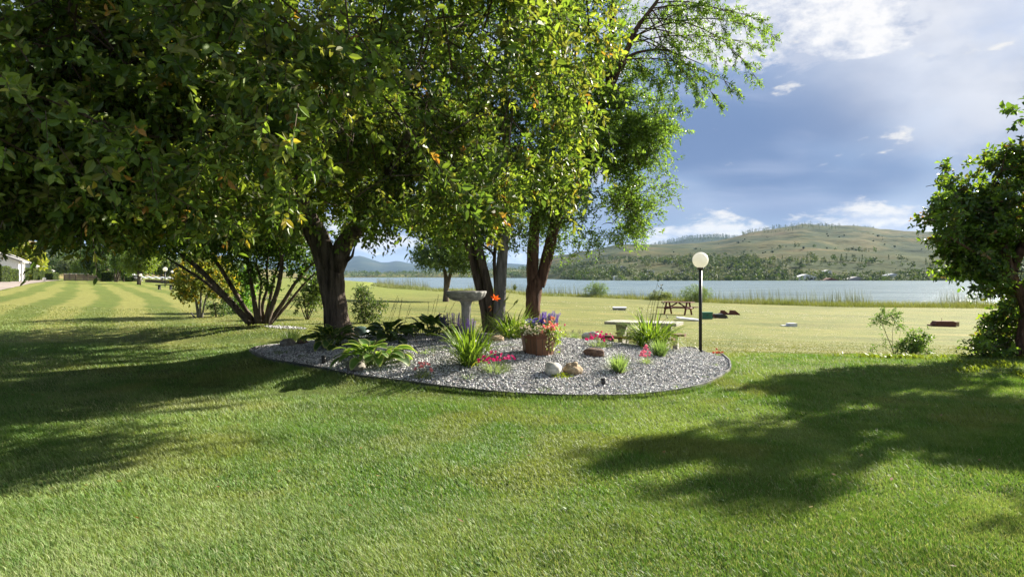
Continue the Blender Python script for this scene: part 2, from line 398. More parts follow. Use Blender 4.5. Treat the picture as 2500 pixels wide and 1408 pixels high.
def land(name, us, shore, ridge_d, ridge_y, prof, mat, label, nt=60, amp=.07, back=1.35, seed=0, low=-3.):
    """rolling land from its near foot to its skyline; us = tangent of the bearing"""
    us = np.asarray(us); px = CX + F * us
    Ds = np.interp(px, *shore); Dr = np.interp(px, *ridge_d); ry = np.interp(px, *ridge_y)
    zr = EYE + (HZ - ry) / F * Dr
    t = np.linspace(0, back, nt)[:, None]
    D = Ds + (Dr - Ds) * t
    X = us * D
    f = prof(t)
    n1 = fbm(X / 420., D / 420., seed, 5) - .5; n2 = fbm(X / 90., D / 90., seed + 2, 3) - .5
    env = np.sin(np.clip(t, 0, 1) * np.pi) ** .7 + .12
    z = zr * f + (n1 * amp * 2.2 + n2 * amp * .55) * zr * env * (t < 1.02) + low * (1 - sstep(0, .03, t)) + .6
    z = np.where(t > 1, z - (t - 1) * zr * .5, z)
    V = np.c_[X.ravel(), D.ravel(), z.ravel()]
    i = np.arange(V.shape[0]).reshape(D.shape)
    Fq = np.c_[i[:-1, :-1].ravel(), i[:-1, 1:].ravel(), i[1:, 1:].ravel(), i[1:, :-1].ravel()]
    o = MB().add(V, Fq).build(name, mat, None, True)
    tag(o, label, name.replace('_', ' '), kind='structure')
    def at(u, tt):
        fi = np.interp(tt, t[:, 0], np.arange(nt)); ui = np.interp(u, us, np.arange(len(us)))
        a = np.clip(fi.astype(int), 0, nt - 2); b = np.clip(ui.astype(int), 0, len(us) - 2); fa = (fi - a); fb = (ui - b)
        def ip(A): return (A[a, b] * (1 - fa) * (1 - fb) + A[a + 1, b] * fa * (1 - fb) + A[a, b + 1] * (1 - fa) * fb + A[a + 1, b + 1] * fa * fb)
        return np.c_[ip(X), ip(np.broadcast_to(D, X.shape)), ip(z)]
    return at
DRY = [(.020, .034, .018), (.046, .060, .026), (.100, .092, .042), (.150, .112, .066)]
GRN = [(.03, .05, .02), (.07, .09, .03), (.13, .125, .05), (.17, .14, .075)]
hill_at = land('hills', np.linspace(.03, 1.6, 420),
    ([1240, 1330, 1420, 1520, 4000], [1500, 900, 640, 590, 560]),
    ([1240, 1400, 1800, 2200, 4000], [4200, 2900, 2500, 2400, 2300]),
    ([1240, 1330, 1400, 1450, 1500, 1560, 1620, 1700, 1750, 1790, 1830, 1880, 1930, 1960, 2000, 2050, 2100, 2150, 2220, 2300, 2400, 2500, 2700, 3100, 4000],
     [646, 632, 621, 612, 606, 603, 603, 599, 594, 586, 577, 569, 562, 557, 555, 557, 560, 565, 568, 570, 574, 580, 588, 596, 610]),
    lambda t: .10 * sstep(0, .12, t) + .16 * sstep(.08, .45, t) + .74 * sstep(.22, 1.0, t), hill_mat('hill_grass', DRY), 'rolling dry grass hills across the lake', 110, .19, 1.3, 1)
ridge_at = land('forest_ridge', np.linspace(.1, .42, 90), ([0, 4000], [2600, 2600]), ([0, 4000], [4600, 4600]),
    ([1420, 1540, 1600, 1640, 1680, 1720, 1770, 1800, 1850, 1960], [640, 616, 601, 592, 584, 581, 581, 585, 596, 620]),
    lambda t: sstep(0, 1, t), hill_mat('ridge_forest', [(.02, .035, .022), (.03, .045, .025), (.04, .055, .03), (.06, .07, .035)], 2), 'dark wooded ridge behind the dry hills', 30, .03, 1.3, 3)
mtn_at = land('far_mountain', np.linspace(-.85, .12, 190), ([0, 4000], [5200, 5200]), ([0, 4000], [9500, 9500]),
    ([-200, 560, 620, 700, 760, 820, 850, 880, 900, 930, 950, 968, 985, 1000, 1030, 1080, 1150, 1250, 1330, 1420], [622, 622, 622, 624, 627, 630, 629, 625, 631, 641, 641, 637, 640, 643, 644, 640, 640, 644, 650, 666]),
    lambda t: sstep(0, 1, t), hill_mat('mountain_forest', [(.014, .024, .018), (.022, .034, .022), (.04, .05, .03), (.06, .06, .04)], .5), 'blue mountain far beyond the end of the lake', 40, .05, 1.3, 5)
flat_at = land('far_shore', np.linspace(-.36, .14, 160), ([0, 1000, 1250, 1400, 4000], [1900, 1850, 1500, 1000, 900]), ([0, 4000], [3600, 3600]),
    ([500, 1000, 1240, 1330, 4000], [668, 666, 658, 655, 650]), lambda t: .25 * sstep(0, .05, t) + .75 * t, hill_mat('shore_fields', GRN, 1.5), 'low wooded far shore of the lake', 24, .1, 1.2, 4)
left_at = land('left_hillside', np.linspace(-1.6, -.29, 240), ([-1500, 120, 300, 520, 700, 800], [190, 190, 240, 380, 760, 1100]), ([-1500, 0, 300, 700, 800], [1300, 1500, 1700, 2300, 2500]),
    ([-1500, -400, 0, 60, 110, 160, 210, 300, 400, 500, 620, 700, 760], [560, 570, 586, 592, 599, 603, 606, 614, 626, 640, 654, 664, 672]),
    lambda t: .03 * sstep(0, .02, t) + .22 * sstep(.05, .4, t) + .75 * sstep(.2, 1., t), hill_mat('hillside_fields', [(.05, .075, .025), (.12, .13, .045), (.22, .165, .085), (.15, .15, .06)], 2.2), 'hillside of fields and woods behind the white houses', 70, .05, 1.2, 6, -1.)

# ------------------------------------------------------------------ leaf clumps for far trees
def clump(mb, c, r, n, size, rng, tones, mat=0, flat=1.0):
    """n leaf-mass faces through an ellipsoid volume"""
    u = rng.normal(size=(n, 3)); u /= np.linalg.norm(u, axis=1)[:, None]
    rr = rng.random(n) ** .33
    P = np.asarray(c) + u * np.asarray(r) * rr[:, None]
    D = rng.normal(size=(n, 3)); D /= np.linalg.norm(D, axis=1)[:, None]
    N = u + .8 * rng.normal(size=(n, 3)); S = np.cross(D, N); S /= np.linalg.norm(S, axis=1)[:, None] + 1e-9
    s = size * (.6 + .8 * rng.random(n))[:, None]
    V = np.stack([P - D * s, P + S * s * .75, P + D * s, P - S * s * .75], 1).reshape(-1, 3)
    tones = np.asarray(tones, float); k = rng.integers(0, len(tones), n)
    col = np.repeat(tones[k] * (.75 + .5 * rng.random((n, 1))), 4, 0)
    mb.add(V, np.arange(4 * n).reshape(-1, 4), mat, col)
TN_DARK = [(.030, .055, .020), (.045, .075, .025), (.06, .095, .03)]
TN_MID = [(.05, .095, .025), (.075, .125, .03), (.10, .15, .04)]
TN_YEL = [(.15, .19, .03), (.21, .24, .04), (.26, .27, .05)]
TN_GREY = [(.07, .10, .05), (.10, .13, .07), (.13, .155, .085)]
def far_tree(mb, base, h, w, rng, tones, conifer=False, n=70):
    b = np.asarray(base, float)
    if conifer:
        for k in range(5):
            f = k / 5
            clump(mb, b + (0, 0, h * (.12 + .82 * f)), (w * .5 * (1 - f * .85), w * .5 * (1 - f * .85), h * .13), n // 5, w * .16, rng, tones)
    else:
        for k in range(4):
            o = rng.normal(size=3) * (w * .2, w * .2, h * .12)
            clump(mb, b + (0, 0, h * .56) + o, (w * .36, w * .36, h * .36), n // 4, w * .11, rng, tones)
def woods(name, label, pts, hs, rng, conif=.2, n=56, tones=(TN_DARK, TN_MID, TN_GREY)):
    mb = MB()
    for p, h in zip(pts, hs):
        c = rng.random() < conif
        far_tree(mb, p - (0, 0, .4), h * (1.25 if c else 1), h * (.42 if c else .95), rng, TN_DARK if c else tones[rng.integers(len(tones))], c, n)
    return tag(mb.build(name, M_far), label, 'woodland', kind='stuff')
rw = np.random.default_rng(21)
u = rw.uniform(.06, 1.25, 1700); tt = np.abs(rw.normal(0, 1, 1700)) * .045 + .004
P = hill_at(u, tt); k = (fbm(P[:, 0] / 90, P[:, 1] / 60, 2, 2) > .40)
u2 = np.r_[rw.uniform(.06, 1.0, 1500), rw.uniform(.05, .36, 1500)]; t2 = np.r_[rw.uniform(.03, .30, 1500), rw.uniform(.0, .24, 1500)]; P2 = hill_at(u2, t2)
k2 = fbm(P2[:, 0] / 130, P2[:, 1] / 70, 4, 3) > .45 + .35 * np.clip(u2 - .3, 0, 1) + .45 * np.clip(t2 - .12, 0, 1)
PP = np.r_[P[k], P2[k2]]
woods('shore_woodland', 'belt of mixed trees along the foot of the dry hills', PP, rw.uniform(3.8, 8.5, len(PP)), rw, .16)
u3 = np.r_[rw.uniform(.385, .52, 330), rw.uniform(.33, .47, 160)]; t3 = np.r_[rw.uniform(.93, 1.03, 330), rw.uniform(.72, .9, 160)]
P3 = hill_at(u3, t3); woods('ridge_woodland', 'dark conifers along the crest of the highest dry hill', P3, rw.uniform(7, 13, len(P3)), rw, .9, 30)
u4 = rw.uniform(.19, .345, 520); P4 = ridge_at(u4, rw.uniform(.7, 1.02, 520)); woods('forest_woodland', 'forest covering the dark ridge behind', P4, rw.uniform(16, 26, len(P4)), rw, .9, 25)
u5 = rw.uniform(-.34, .10, 620); P5 = flat_at(u5, rw.random(620) ** 2 * .4 + .004); woods('far_woodland', 'strip of pale trees along the far end of the lake', P5, rw.uniform(7, 14, len(P5)), rw, .1, 34, (TN_MID, TN_GREY, TN_MID))
u6 = rw.uniform(-.86, -.36, 900); t6 = rw.uniform(.0, .42, 900); P6 = left_at(u6, t6)
k6 = fbm(P6[:, 0] / 60, P6[:, 1] / 60, 6, 3) > .44; P6 = P6[k6]
woods('hillside_woodland', 'woods on the hillside beyond the board fence', P6, rw.uniform(6, 13, len(P6)) * np.clip(P6[:, 1] / 500, .7, 1.3), rw, .12, 60, (TN_DARK, TN_MID, TN_GREY))
# single trees and shrubs that stand alone on the open slopes
mbt = MB(); far_tree(mbt, (0, 0, 0), 9, 8, np.random.default_rng(3), TN_DARK, False, 120); mbt.lathe([(.5, -.5), (.5, 2), (2.6, 3.5), (3.2, 5.2), (2.2, 7.2), (.3, 8.2)], 10, 0, (0, 0, 0), None, (.04, .06, .02))
proto = mbt.build('hill_tree', M_far); tag(proto, 'small dark tree standing alone on the open dry slope', 'tree', 'lone trees on the dry slopes')
rh = np.random.default_rng(33); first = True
ul = rh.uniform(.22, .80, 64); tl = rh.uniform(.22, .72, 64); Pl = hill_at(ul, tl)
for p in Pl:
    o = proto if first else copy_tree(proto); first = False
    o.location = p - (0, 0, .3); s = rh.uniform(.25, .7); o.scale = (s, s, s * rh.uniform(.8, 1.1)); o.rotation_euler.z = rh.uniform(0, 6)
# farm buildings on the far shore
def farmhouse(u, t, w, d, h, wall, roof, label, group=None):
    p = hill_at(np.array([u]), np.array([t]))[0]
    r = thing('farm_building', label, 'building', p, group)
    MB().box(p + (0, 0, h / 2 - .5), (w, d, h + 1)).build('wall', wall, r)
    MB().prism([(p[0] - w / 2 - .5, p[2] + h), (p[0] + w / 2 + .5, p[2] + h), (p[0], p[2] + h + w * .16)], p[1] - d / 2 - .5, p[1] + d / 2 + .5).build('roof', roof, r)
    for k in (-.25, .25): MB().box(p + (w * k, -d / 2 - .03, h * .5), (w * .14, .1, h * .35)).build('window', M_glass, r)
farmhouse(.420, .022, 17, 10, 3.2, M_white, M_slab, 'long pale roofed building on the far shore, left of the dark barns')
farmhouse(.455, .010, 13, 9, 3.4, M_board, M_rust, 'low brown barn at the water on the far shore')
farmhouse(.492, .014, 16, 10, 3.8, M_roof, M_roof, 'larger grey barn with wide roof on the far shore')
farmhouse(.545, .026, 12, 8, 3.6, M_white, M_steel, 'white house with steel roof set back in the far shore field')
farmhouse(.452, .052, 7, 6, 3, M_white, M_slab, 'small white shed up behind the barns of the far shore')
for k, (uu, tt_) in enumerate([(.135, .05), (.158, .09), (.198, .06), (.225, .12), (.152, .02), (.245, .045)]):
    farmhouse(uu, tt_, 8, 6, 2.8, M_white, M_roof if k % 2 else M_slab, 'little pale house among trees on the wooded far shore', 'houses among the trees of the far shore')

# ------------------------------------------------------------------ planting bed outline
front = [(606, 858), (622, 870), (640, 878), (700, 893), (780, 907), (850, 921), (1000, 942), (1100, 953), (1200, 963), (1350, 973), (1500, 973), (1600, 967), (1680, 957), (1740, 938), (1778, 912), (1786, 893), (1765, 872), (1720, 857), (1668, 847)]
bp = [GP(*p)[:2] for p in front] + [np.array(q) for q in [(2.9, 16.2), (1.0, 16.9), (-1.5, 17.0), (-3.8, 16.8), (-5.2, 16.0)]]
BED = np.array(bp)
for _ in range(2):
    nx = np.roll(BED, -1, 0); BED = np.stack([BED * .75 + nx * .25, BED * .25 + nx * .75], 1).reshape(-1, 2)
def inside(x, y, poly):
    r = np.zeros(len(x), bool); n = len(poly)
    for i in range(n):
        x1, y1 = poly[i]; x2, y2 = poly[(i + 1) % n]
        c = ((y1 > y) != (y2 > y)) & (x < (x2 - x1) * (y - y1) / (y2 - y1 + 1e-12) + x1); r ^= c
    return r
def scatter(lo, hi, n, rng): return rng.uniform(lo[0], hi[0], n), rng.uniform(lo[1], hi[1], n)
def pebbles(mb, x, y, rng, s0=.0105, s1=.021, lift=.029):
    n = len(x); z = gz(x, y) + lift
    base = np.array([(1, 0, 0), (0, 1, 0), (-1, 0, 0), (0, -1, 0), (0, 0, 1), (0, 0, -1)], float)
    tri = np.array([(0, 1, 4), (1, 2, 4), (2, 3, 4), (3, 0, 4), (1, 0, 5), (2, 1, 5), (3, 2, 5), (0, 3, 5)])
    sc = rng.uniform(s0, s1, (n, 1, 1)) * rng.uniform(.6, 1.4, (n, 1, 3)) * (1, 1, .75)
    v = base[None] * sc + rng.normal(0, .003, (n, 6, 3))
    q = rng.normal(size=(n, 4)); q /= np.linalg.norm(q, axis=1)[:, None]; w, a, b, c = q.T
    Rm = np.stack([np.stack([1 - 2 * (b * b + c * c), 2 * (a * b - c * w), 2 * (a * c + b * w)], -1), np.stack([2 * (a * b + c * w), 1 - 2 * (a * a + c * c), 2 * (b * c - a * w)], -1), np.stack([2 * (a * c - b * w), 2 * (b * c + a * w), 1 - 2 * (a * a + b * b)], -1)], 1)
    v = np.einsum('nij,nkj->nki', Rm, v) + np.stack([x, y, z], -1)[:, None]
    g_ = rng.random(n) * .46 + .19
    cc = g_[:, None] * (np.array([1, .995, .99]) + rng.normal(0, .03, (n, 3)))
    mb.add(v.reshape(-1, 3), (tri[None] + 6 * np.arange(n)[:, None, None]).reshape(-1, 3), 0, np.repeat(np.clip(cc, .02, .8), 6, 0))
rb = np.random.default_rng(7)
mb = MB()
gx = np.linspace(BED[:, 0].min() - .1, BED[:, 0].max() + .1, 90); gy = np.linspace(BED[:, 1].min() - .1, BED[:, 1].max() + .1, 80)
Xg, Yg = np.meshgrid(gx, gy); idx = np.arange(Xg.size).reshape(Xg.shape)
Fq = np.c_[idx[:-1, :-1].ravel(), idx[:-1, 1:].ravel(), idx[1:, 1:].ravel(), idx[1:, :-1].ravel()]
cxm = Xg.ravel()[Fq].mean(1); cym = Yg.ravel()[Fq].mean(1)
mb.add(np.c_[Xg.ravel(), Yg.ravel(), gz(Xg, Yg).ravel() + .028], Fq[inside(cxm, cym, BED)], 0, (.10, .10, .10))
x, y = scatter(BED.min(0), BED.max(0), 165000, rb)
k = inside(x, y, BED) & (rb.random(165000) < np.clip(1.15 - (y - 9) * .09, .35, 1)); pebbles(mb, x[k], y[k], rb)
tag(mb.build('gravel', M_stone), 'grey crushed stone covering the planting bed', 'gravel', kind='stuff')
mb = MB(); th = rb.uniform(0, 6.283, 420); rr = np.sqrt(rb.random(420))
pebbles(mb, -5.95 + .55 * rr * np.cos(th), 18.3 + .26 * rr * np.sin(th), rb, .018, .03, .004)
tag(mb.build('gravel', M_stone), 'small patch of grey gravel under the dark fan-shaped shrub', 'gravel', kind='stuff')
M_edge, g = new_mat('edging_pale_ends'); tc = g.n('ShaderNodeTexCoord').outputs['Object']; sx_ = g.n('ShaderNodeSeparateXYZ', {0: tc}).outputs[0]
ec = g.mix(g.m('MULTIPLY', g.m('ADD', g.ss(sx_, 1.6, 3.0), g.m('SUBTRACT', 1., g.ss(sx_, -5.2, -3.6))), g.ss(g.noise(tc, 2.2, 4), .3, .6)), (.013, .013, .015, 1), (.22, .21, .20, 1))  # black with blotchy paler grey ends; the left end's grey paints in sunlight
p_ = g.n('ShaderNodeBsdfPrincipled', {'Base Color': ec, 'Roughness': .45}); g.put(g.out.inputs[0], p_.outputs[0])
# black edging strip round the bed
mb = MB(); n = len(BED); cen = BED.mean(0)
d = np.roll(BED, -1, 0) - np.roll(BED, 1, 0); nrm = np.c_[d[:, 1], -d[:, 0]]; nrm /= np.linalg.norm(nrm, axis=1)[:, None]
s_ = np.sign((nrm * (BED - cen)).sum(1)); nrm *= s_[:, None]
hh = .045 + .03 * fbm(np.arange(n) * .23, np.zeros(n), 1, 2); wob = (.03 * (vn(np.arange(n) * .4, np.zeros(n), 3) - .5))[:, None]
a = BED + nrm * wob; b = a + nrm * .022
za = gz(a[:, 0], a[:, 1])
ring = [np.c_[a, za - .03], np.c_[a, za + hh], np.c_[b, za + hh], np.c_[b, za - .03]]
i = np.arange(n); j = (i + 1) % n; Fq = [np.c_[k * n + i, k * n + j, ((k + 1) % 4) * n + j, ((k + 1) % 4) * n + i] for k in range(4)]
mb.add(np.concatenate(ring), [np.concatenate(Fq)])
tag(mb.build('garden_edging', M_edge), 'low black plastic edging strip curving round the gravel bed', 'edging')

# ------------------------------------------------------------------ grass blades
def blades(mb, x, y, h, w, col, rng, lean=.5, five=True, zoff=0.):
    n = len(x); z = gz(x, y) - .004 + zoff
    a = rng.uniform(0, 6.283, n); la = 2.2 + 2.5 * fbm(x * .5, y * .5, 1, 2) + rng.normal(0, .9, n)
    ln = lean * rng.uniform(.2, 1.3, n) * h
    B = np.stack([x, y, z], -1); S = np.stack([np.cos(a), np.sin(a), 0 * a], -1) * (w / 2)[:, None]
    L = np.stack([np.cos(la), np.sin(la), 0 * la], -1)
    tip = B + L * ln[:, None] + np.array([0, 0, 1]) * (h * .95)[:, None]
    if five:
        mid = B + L * (ln * .35)[:, None] + np.array([0, 0, 1]) * (h * .58)[:, None]
        V = np.stack([B - S, B + S, mid + S * .85, mid - S * .85, tip], 1).reshape(-1, 3)
        o = 5 * np.arange(n)
        mb.add(V, [np.c_[o, o + 1, o + 2, o + 3], np.c_[o + 3, o + 2, o + 4]], 0, np.repeat(col, 5, 0))
    else:
        V = np.stack([B - S, B + S, tip], 1).reshape(-1, 3); mb.add(V, np.arange(3 * n).reshape(-1, 3), 0, np.repeat(col, 3, 0))
def lawn_col(x, y, rng):
    n = len(x); a = fbm(x * .55, y * .55, 0, 4); b = fbm(x * 2.2, y * 2.2, 2, 3); c = vn(x * .23, y * .23, 5)
    g1 = np.array([.104, .202, .040]); g2 = np.array([.200, .282, .085]); dk = np.array([.052, .118, .020]); st = np.array([.30, .33, .16])
    f = sstep(.35, .68, a * .6 + b * .4)[:, None]; col = g1 * (1 - f) + g2 * f
    d_ = sstep(.52, .68, b * .5 + c * .5)[:, None]; col = col * (1 - d_ * .72) + dk * d_ * .72
    y_ = sstep(.58, .74, fbm(x * .9 + 7, y * .9, 6, 3))[:, None] * .5; col = col * (1 - y_) + np.array([.225, .235, .075]) * y_
    near = (1 - sstep(3.2, 7, y)) * .18 + .05
    s = (rng.random(n) < near + .30 * sstep(.56, .76, c * .6 + a * .4))[:, None]; col = np.where(s, st * (.7 + .5 * rng.random((n, 1))), col)
    dry = sstep(14, 19, y + 4 * (a - .5))[:, None] * .8 * sstep(-9, -4, x)[:, None]; col = col * (1 - dry) + np.array([.15, .155, .042]) * dry
    lf = (sstep(16, 24, y) * (1 - sstep(-9, -4, x)))[:, None] * .85; col = col * (1 - lf) + np.array([.125, .15, .036]) * lf
    return col * (.82 + .36 * rng.random((n, 1)))
rg = np.random.default_rng(9); mb = MB()
for (y0, y1, dens, hm, wm, five) in [(2.6, 5.0, 15000, .040, .0036, True), (5.0, 7.5, 7000, .043, .0053, True), (7.5, 11, 3300, .045, .0078, False), (11, 16, 1150, .046, .012, False), (16, 21, 330, .042, .016, False), (21, 27, 120, .036, .02, False)]:
    area = (y1 - y0) * (2 * (.78 * y1 + 1.0)); n = int(area * dens)
    y = rg.uniform(y0, y1, n); x = rg.uniform(-1, 1, n) * (.78 * y1 + 1.0)
    k = (np.abs(x) < .78 * y + 1.0) & ~inside(x, y, BED) & (((x + 5.95) / .5) ** 2 + ((y - 18.3) / .22) ** 2 > 1); x, y = x[k], y[k]; n = len(x)
    tuft = .50 + .95 * fbm(x * 1.3, y * 1.3, 3, 3)
    blades(mb, x, y, hm * tuft * rg.uniform(.6, 1.35, n), wm * rg.uniform(.7, 1.3, n), lawn_col(x, y, rg), rg, .75, five)
# flat rosettes of broad-leaved weeds here and there in the turf
wx = rg.uniform(-6, 7, 420); wy = rg.uniform(3.2, 11, 420); k = (fbm(wx * .5, wy * .5, 5, 3) > .46) & ~inside(wx, wy, BED); wx, wy = wx[k], wy[k]
for q in range(9):
    m_ = len(wx); blades(mb, wx + rg.normal(0, .035, m_), wy + rg.normal(0, .035, m_), rg.uniform(.025, .05, m_), rg.uniform(.014, .026, m_), np.array([.075, .15, .03]) * (.7 + .6 * rg.random((m_, 1))), rg, 1.3, True)
# longer tufts left by the mower along the edging
sgm = rg.integers(0, len(BED), 9000); f = rg.random((9000, 1)); q = BED[sgm] * (1 - f) + np.roll(BED, -1, 0)[sgm] * f + nrm[sgm] * (.035 + .06 * rg.random((9000, 1)))
blades(mb, q[:, 0], q[:, 1], .05 + .075 * rg.random(9000) * fbm(q[:, 0] * 2, q[:, 1] * 2, 4, 2), np.full(9000, .007), lawn_col(q[:, 0], q[:, 1], rg), rg, .5, False)
tag(mb.build('grass', M_grass), 'short mown grass of the lawn', 'grass', kind='stuff')
mb = MB(); n = 170; x = rg.uniform(-7, 6, n); y = rg.uniform(3.5, 14, n); k = ~inside(x, y, BED) | (rg.random(n) < .5); x, y = x[k], y[k]; n = len(x)
P = np.c_[x, y, gz(x, y) + np.where(inside(x, y, BED), .045, .035)]; a = rg.uniform(0, 6.28, n); D = np.c_[np.cos(a), np.sin(a), rg.normal(0, .2, n)]; S = np.c_[-np.sin(a), np.cos(a), rg.normal(0, .2, n)]; L = rg.uniform(.03, .06, n)[:, None]
V = np.stack([P, P + D * L * .5 + S * L * .25, P + D * L, P + D * L * .5 - S * L * .25], 1).reshape(-1, 3)
tn = np.array([(.28, .17, .05), (.20, .10, .04), (.32, .26, .08), (.14, .08, .04)])[rg.integers(0, 4, n)]
mb.add(V, np.arange(4 * n).reshape(-1, 4), 0, np.repeat(tn, 4, 0)); tag(mb.build('leaf_litter', M_grass), 'a few fallen leaves on the lawn and gravel', 'leaf litter', kind='stuff')
# broad-leaved yellow green weeds on the lawn at the right
mb = MB(); n = 3000; x = rg.uniform(6.5, 14, n); y = rg.uniform(10.6, 14.2, n)
k = fbm(x * 1.1, y * 1.4, 2, 3) > .50; x, y = x[k], y[k]; n = len(x)
for q in range(3): blades(mb, x + rg.normal(0, .03, n), y + rg.normal(0, .03, n), rg.uniform(.04, .12, n), rg.uniform(.02, .045, n), np.array([.19, .25, .035]) * (.6 + .6 * rg.random((n, 1))), rg, .9, True)
tag(mb.build('ground_cover', M_grass), 'yellow green weeds spreading in the lawn beside the right-hand tree', 'ground cover', kind='stuff')
# white clover heads in the dry grass
mb = MB(); n = 5200; y = 20 + 58 * rg.random(n) ** 1.1; x = rg.uniform(.0, .80, n) * y + 1
k = fbm(x * .22, y * .16, 3, 3) > .46; x, y = x[k], y[k]; z = gz(x, y) + .045; n = len(x); s = rg.uniform(.014, .027, n) * np.clip(y / 45, .7, 1.3)
base = np.array([(1, 0, 0), (0, 1, 0), (-1, 0, 0), (0, -1, 0), (0, 0, 1.)])
V = base[None] * s[:, None, None] + np.stack([x, y, z], -1)[:, None]
mb.add(V.reshape(-1, 3), (np.array([(0, 1, 4), (1, 2, 4), (2, 3, 4), (3, 0, 4)])[None] + 5 * np.arange(n)[:, None, None]).reshape(-1, 3), 0, (.72, .70, .58))
tag(mb.build('clover', M_petal), 'white clover heads dotting the dry lawn by the lake', 'clover', kind='stuff')
# rough grass band and reeds at the water
mb = MB(); n = 30000; x = rg.uniform(-30, 75, n); off = rg.uniform(-5.5, 2.0, n) + 1.5 * (vn(x * .2, x * 0, 2) - .5); y = shore_y(x) + off
hh = (.35 + .5 * fbm(x * .22, y * .3, 1, 3)) * np.clip((off + 6.2) / 3, .25, 1) * (1 + .25 * (x > 15))
tn = fbm(x * .3, y * .2, 6, 3)[:, None]; col = np.array([.11, .15, .045]) * (1 - tn) + np.array([.20, .21, .07]) * tn
blades(mb, x, y, hh * rg.uniform(.6, 1.3, n), rg.uniform(.03, .06, n), col * (.7 + .6 * rg.random((n, 1))), rg, .45, False)
tag(mb.build('tall_grass', M_grass), 'band of tall green grass along the lake edge', 'tall grass', kind='stuff')
mb = MB(); n = 9000; x = rg.uniform(-30, 75, n); off = rg.uniform(1.0, 5.0, n); y = shore_y(x) + off
k = fbm(x * .12, x * 0 + 3, 4, 3) > .44; x, y = x[k], y[k]; n = len(x)
blades(mb, x, y, rg.uniform(1.2, 2.5, n) * (.7 + .5 * vn(x * .3, y * 0, 3)), rg.uniform(.03, .055, n), np.array([.12, .135, .075]) * (.6 + .8 * rg.random((n, 1))), rg, .18, False, .3)
tag(mb.build('reeds', M_grass), 'grey green reeds standing in the shallows', 'reeds', kind='stuff')


# ------------------------------------------------------------------ the blue air over lake and hills
M_haze = bpy.data.materials.new('haze_air'); M_haze.use_nodes = True; nt = M_haze.node_tree
for nd in list(nt.nodes): nt.nodes.remove(nd)
g = G(nt); vol = g.n('ShaderNodeVolumePrincipled', {'Color': (.42, .64, 1.0, 1), 'Density': 3.4e-5, 'Anisotropy': 0.}); g.put(g.n('ShaderNodeOutputMaterial').inputs['Volume'], vol.outputs[0])
hzb = MB().box((-1000, 6700, 197), (16000, 15000, 406)).build('haze', M_haze); tag(hzb, 'thin blue air between the lawn and the far hills', 'haze', kind='stuff'); hzb.display_type = 'WIRE'
# ------------------------------------------------------------------ foliage
def nrmz(v): return v / (np.linalg.norm(v, axis=-1, keepdims=True) + 1e-9)
def leaves(mb, P, D, N, L, Wd, col, curl=.5, six=True, mat=0):
    D = nrmz(D); S = nrmz(np.cross(D, N)); N2 = np.cross(S, D)
    L = np.broadcast_to(L, (len(P),))[:, None]; Wd = np.broadcast_to(Wd, (len(P),))[:, None]
    if six:
        a = P + D * L * .32 + N2 * Wd * .14; b = P + D * L * .68 - N2 * L * .10 * curl + N2 * Wd * .08; t = P + D * L - N2 * L * .30 * curl
        m1 = P
        V = np.stack([m1, a + S * Wd * .46, b + S * Wd * .40, t, b - S * Wd * .40, a - S * Wd * .46], 1).reshape(-1, 3)
        o = 6 * np.arange(len(P)); mb.add(V, [np.c_[o, o + 1, o + 2, o + 3], np.c_[o, o + 3, o + 4, o + 5]], mat, np.repeat(col, 6, 0))
    else:
        a = P + D * L * .45 + N2 * Wd * .16
        V = np.stack([P, a + S * Wd * .5, P + D * L - N2 * L * .2 * curl, a - S * Wd * .5], 1).reshape(-1, 3)
        o = 4 * np.arange(len(P)); mb.add(V, [np.c_[o, o + 1, o + 2], np.c_[o, o + 2, o + 3]], mat, np.repeat(col, 4, 0))
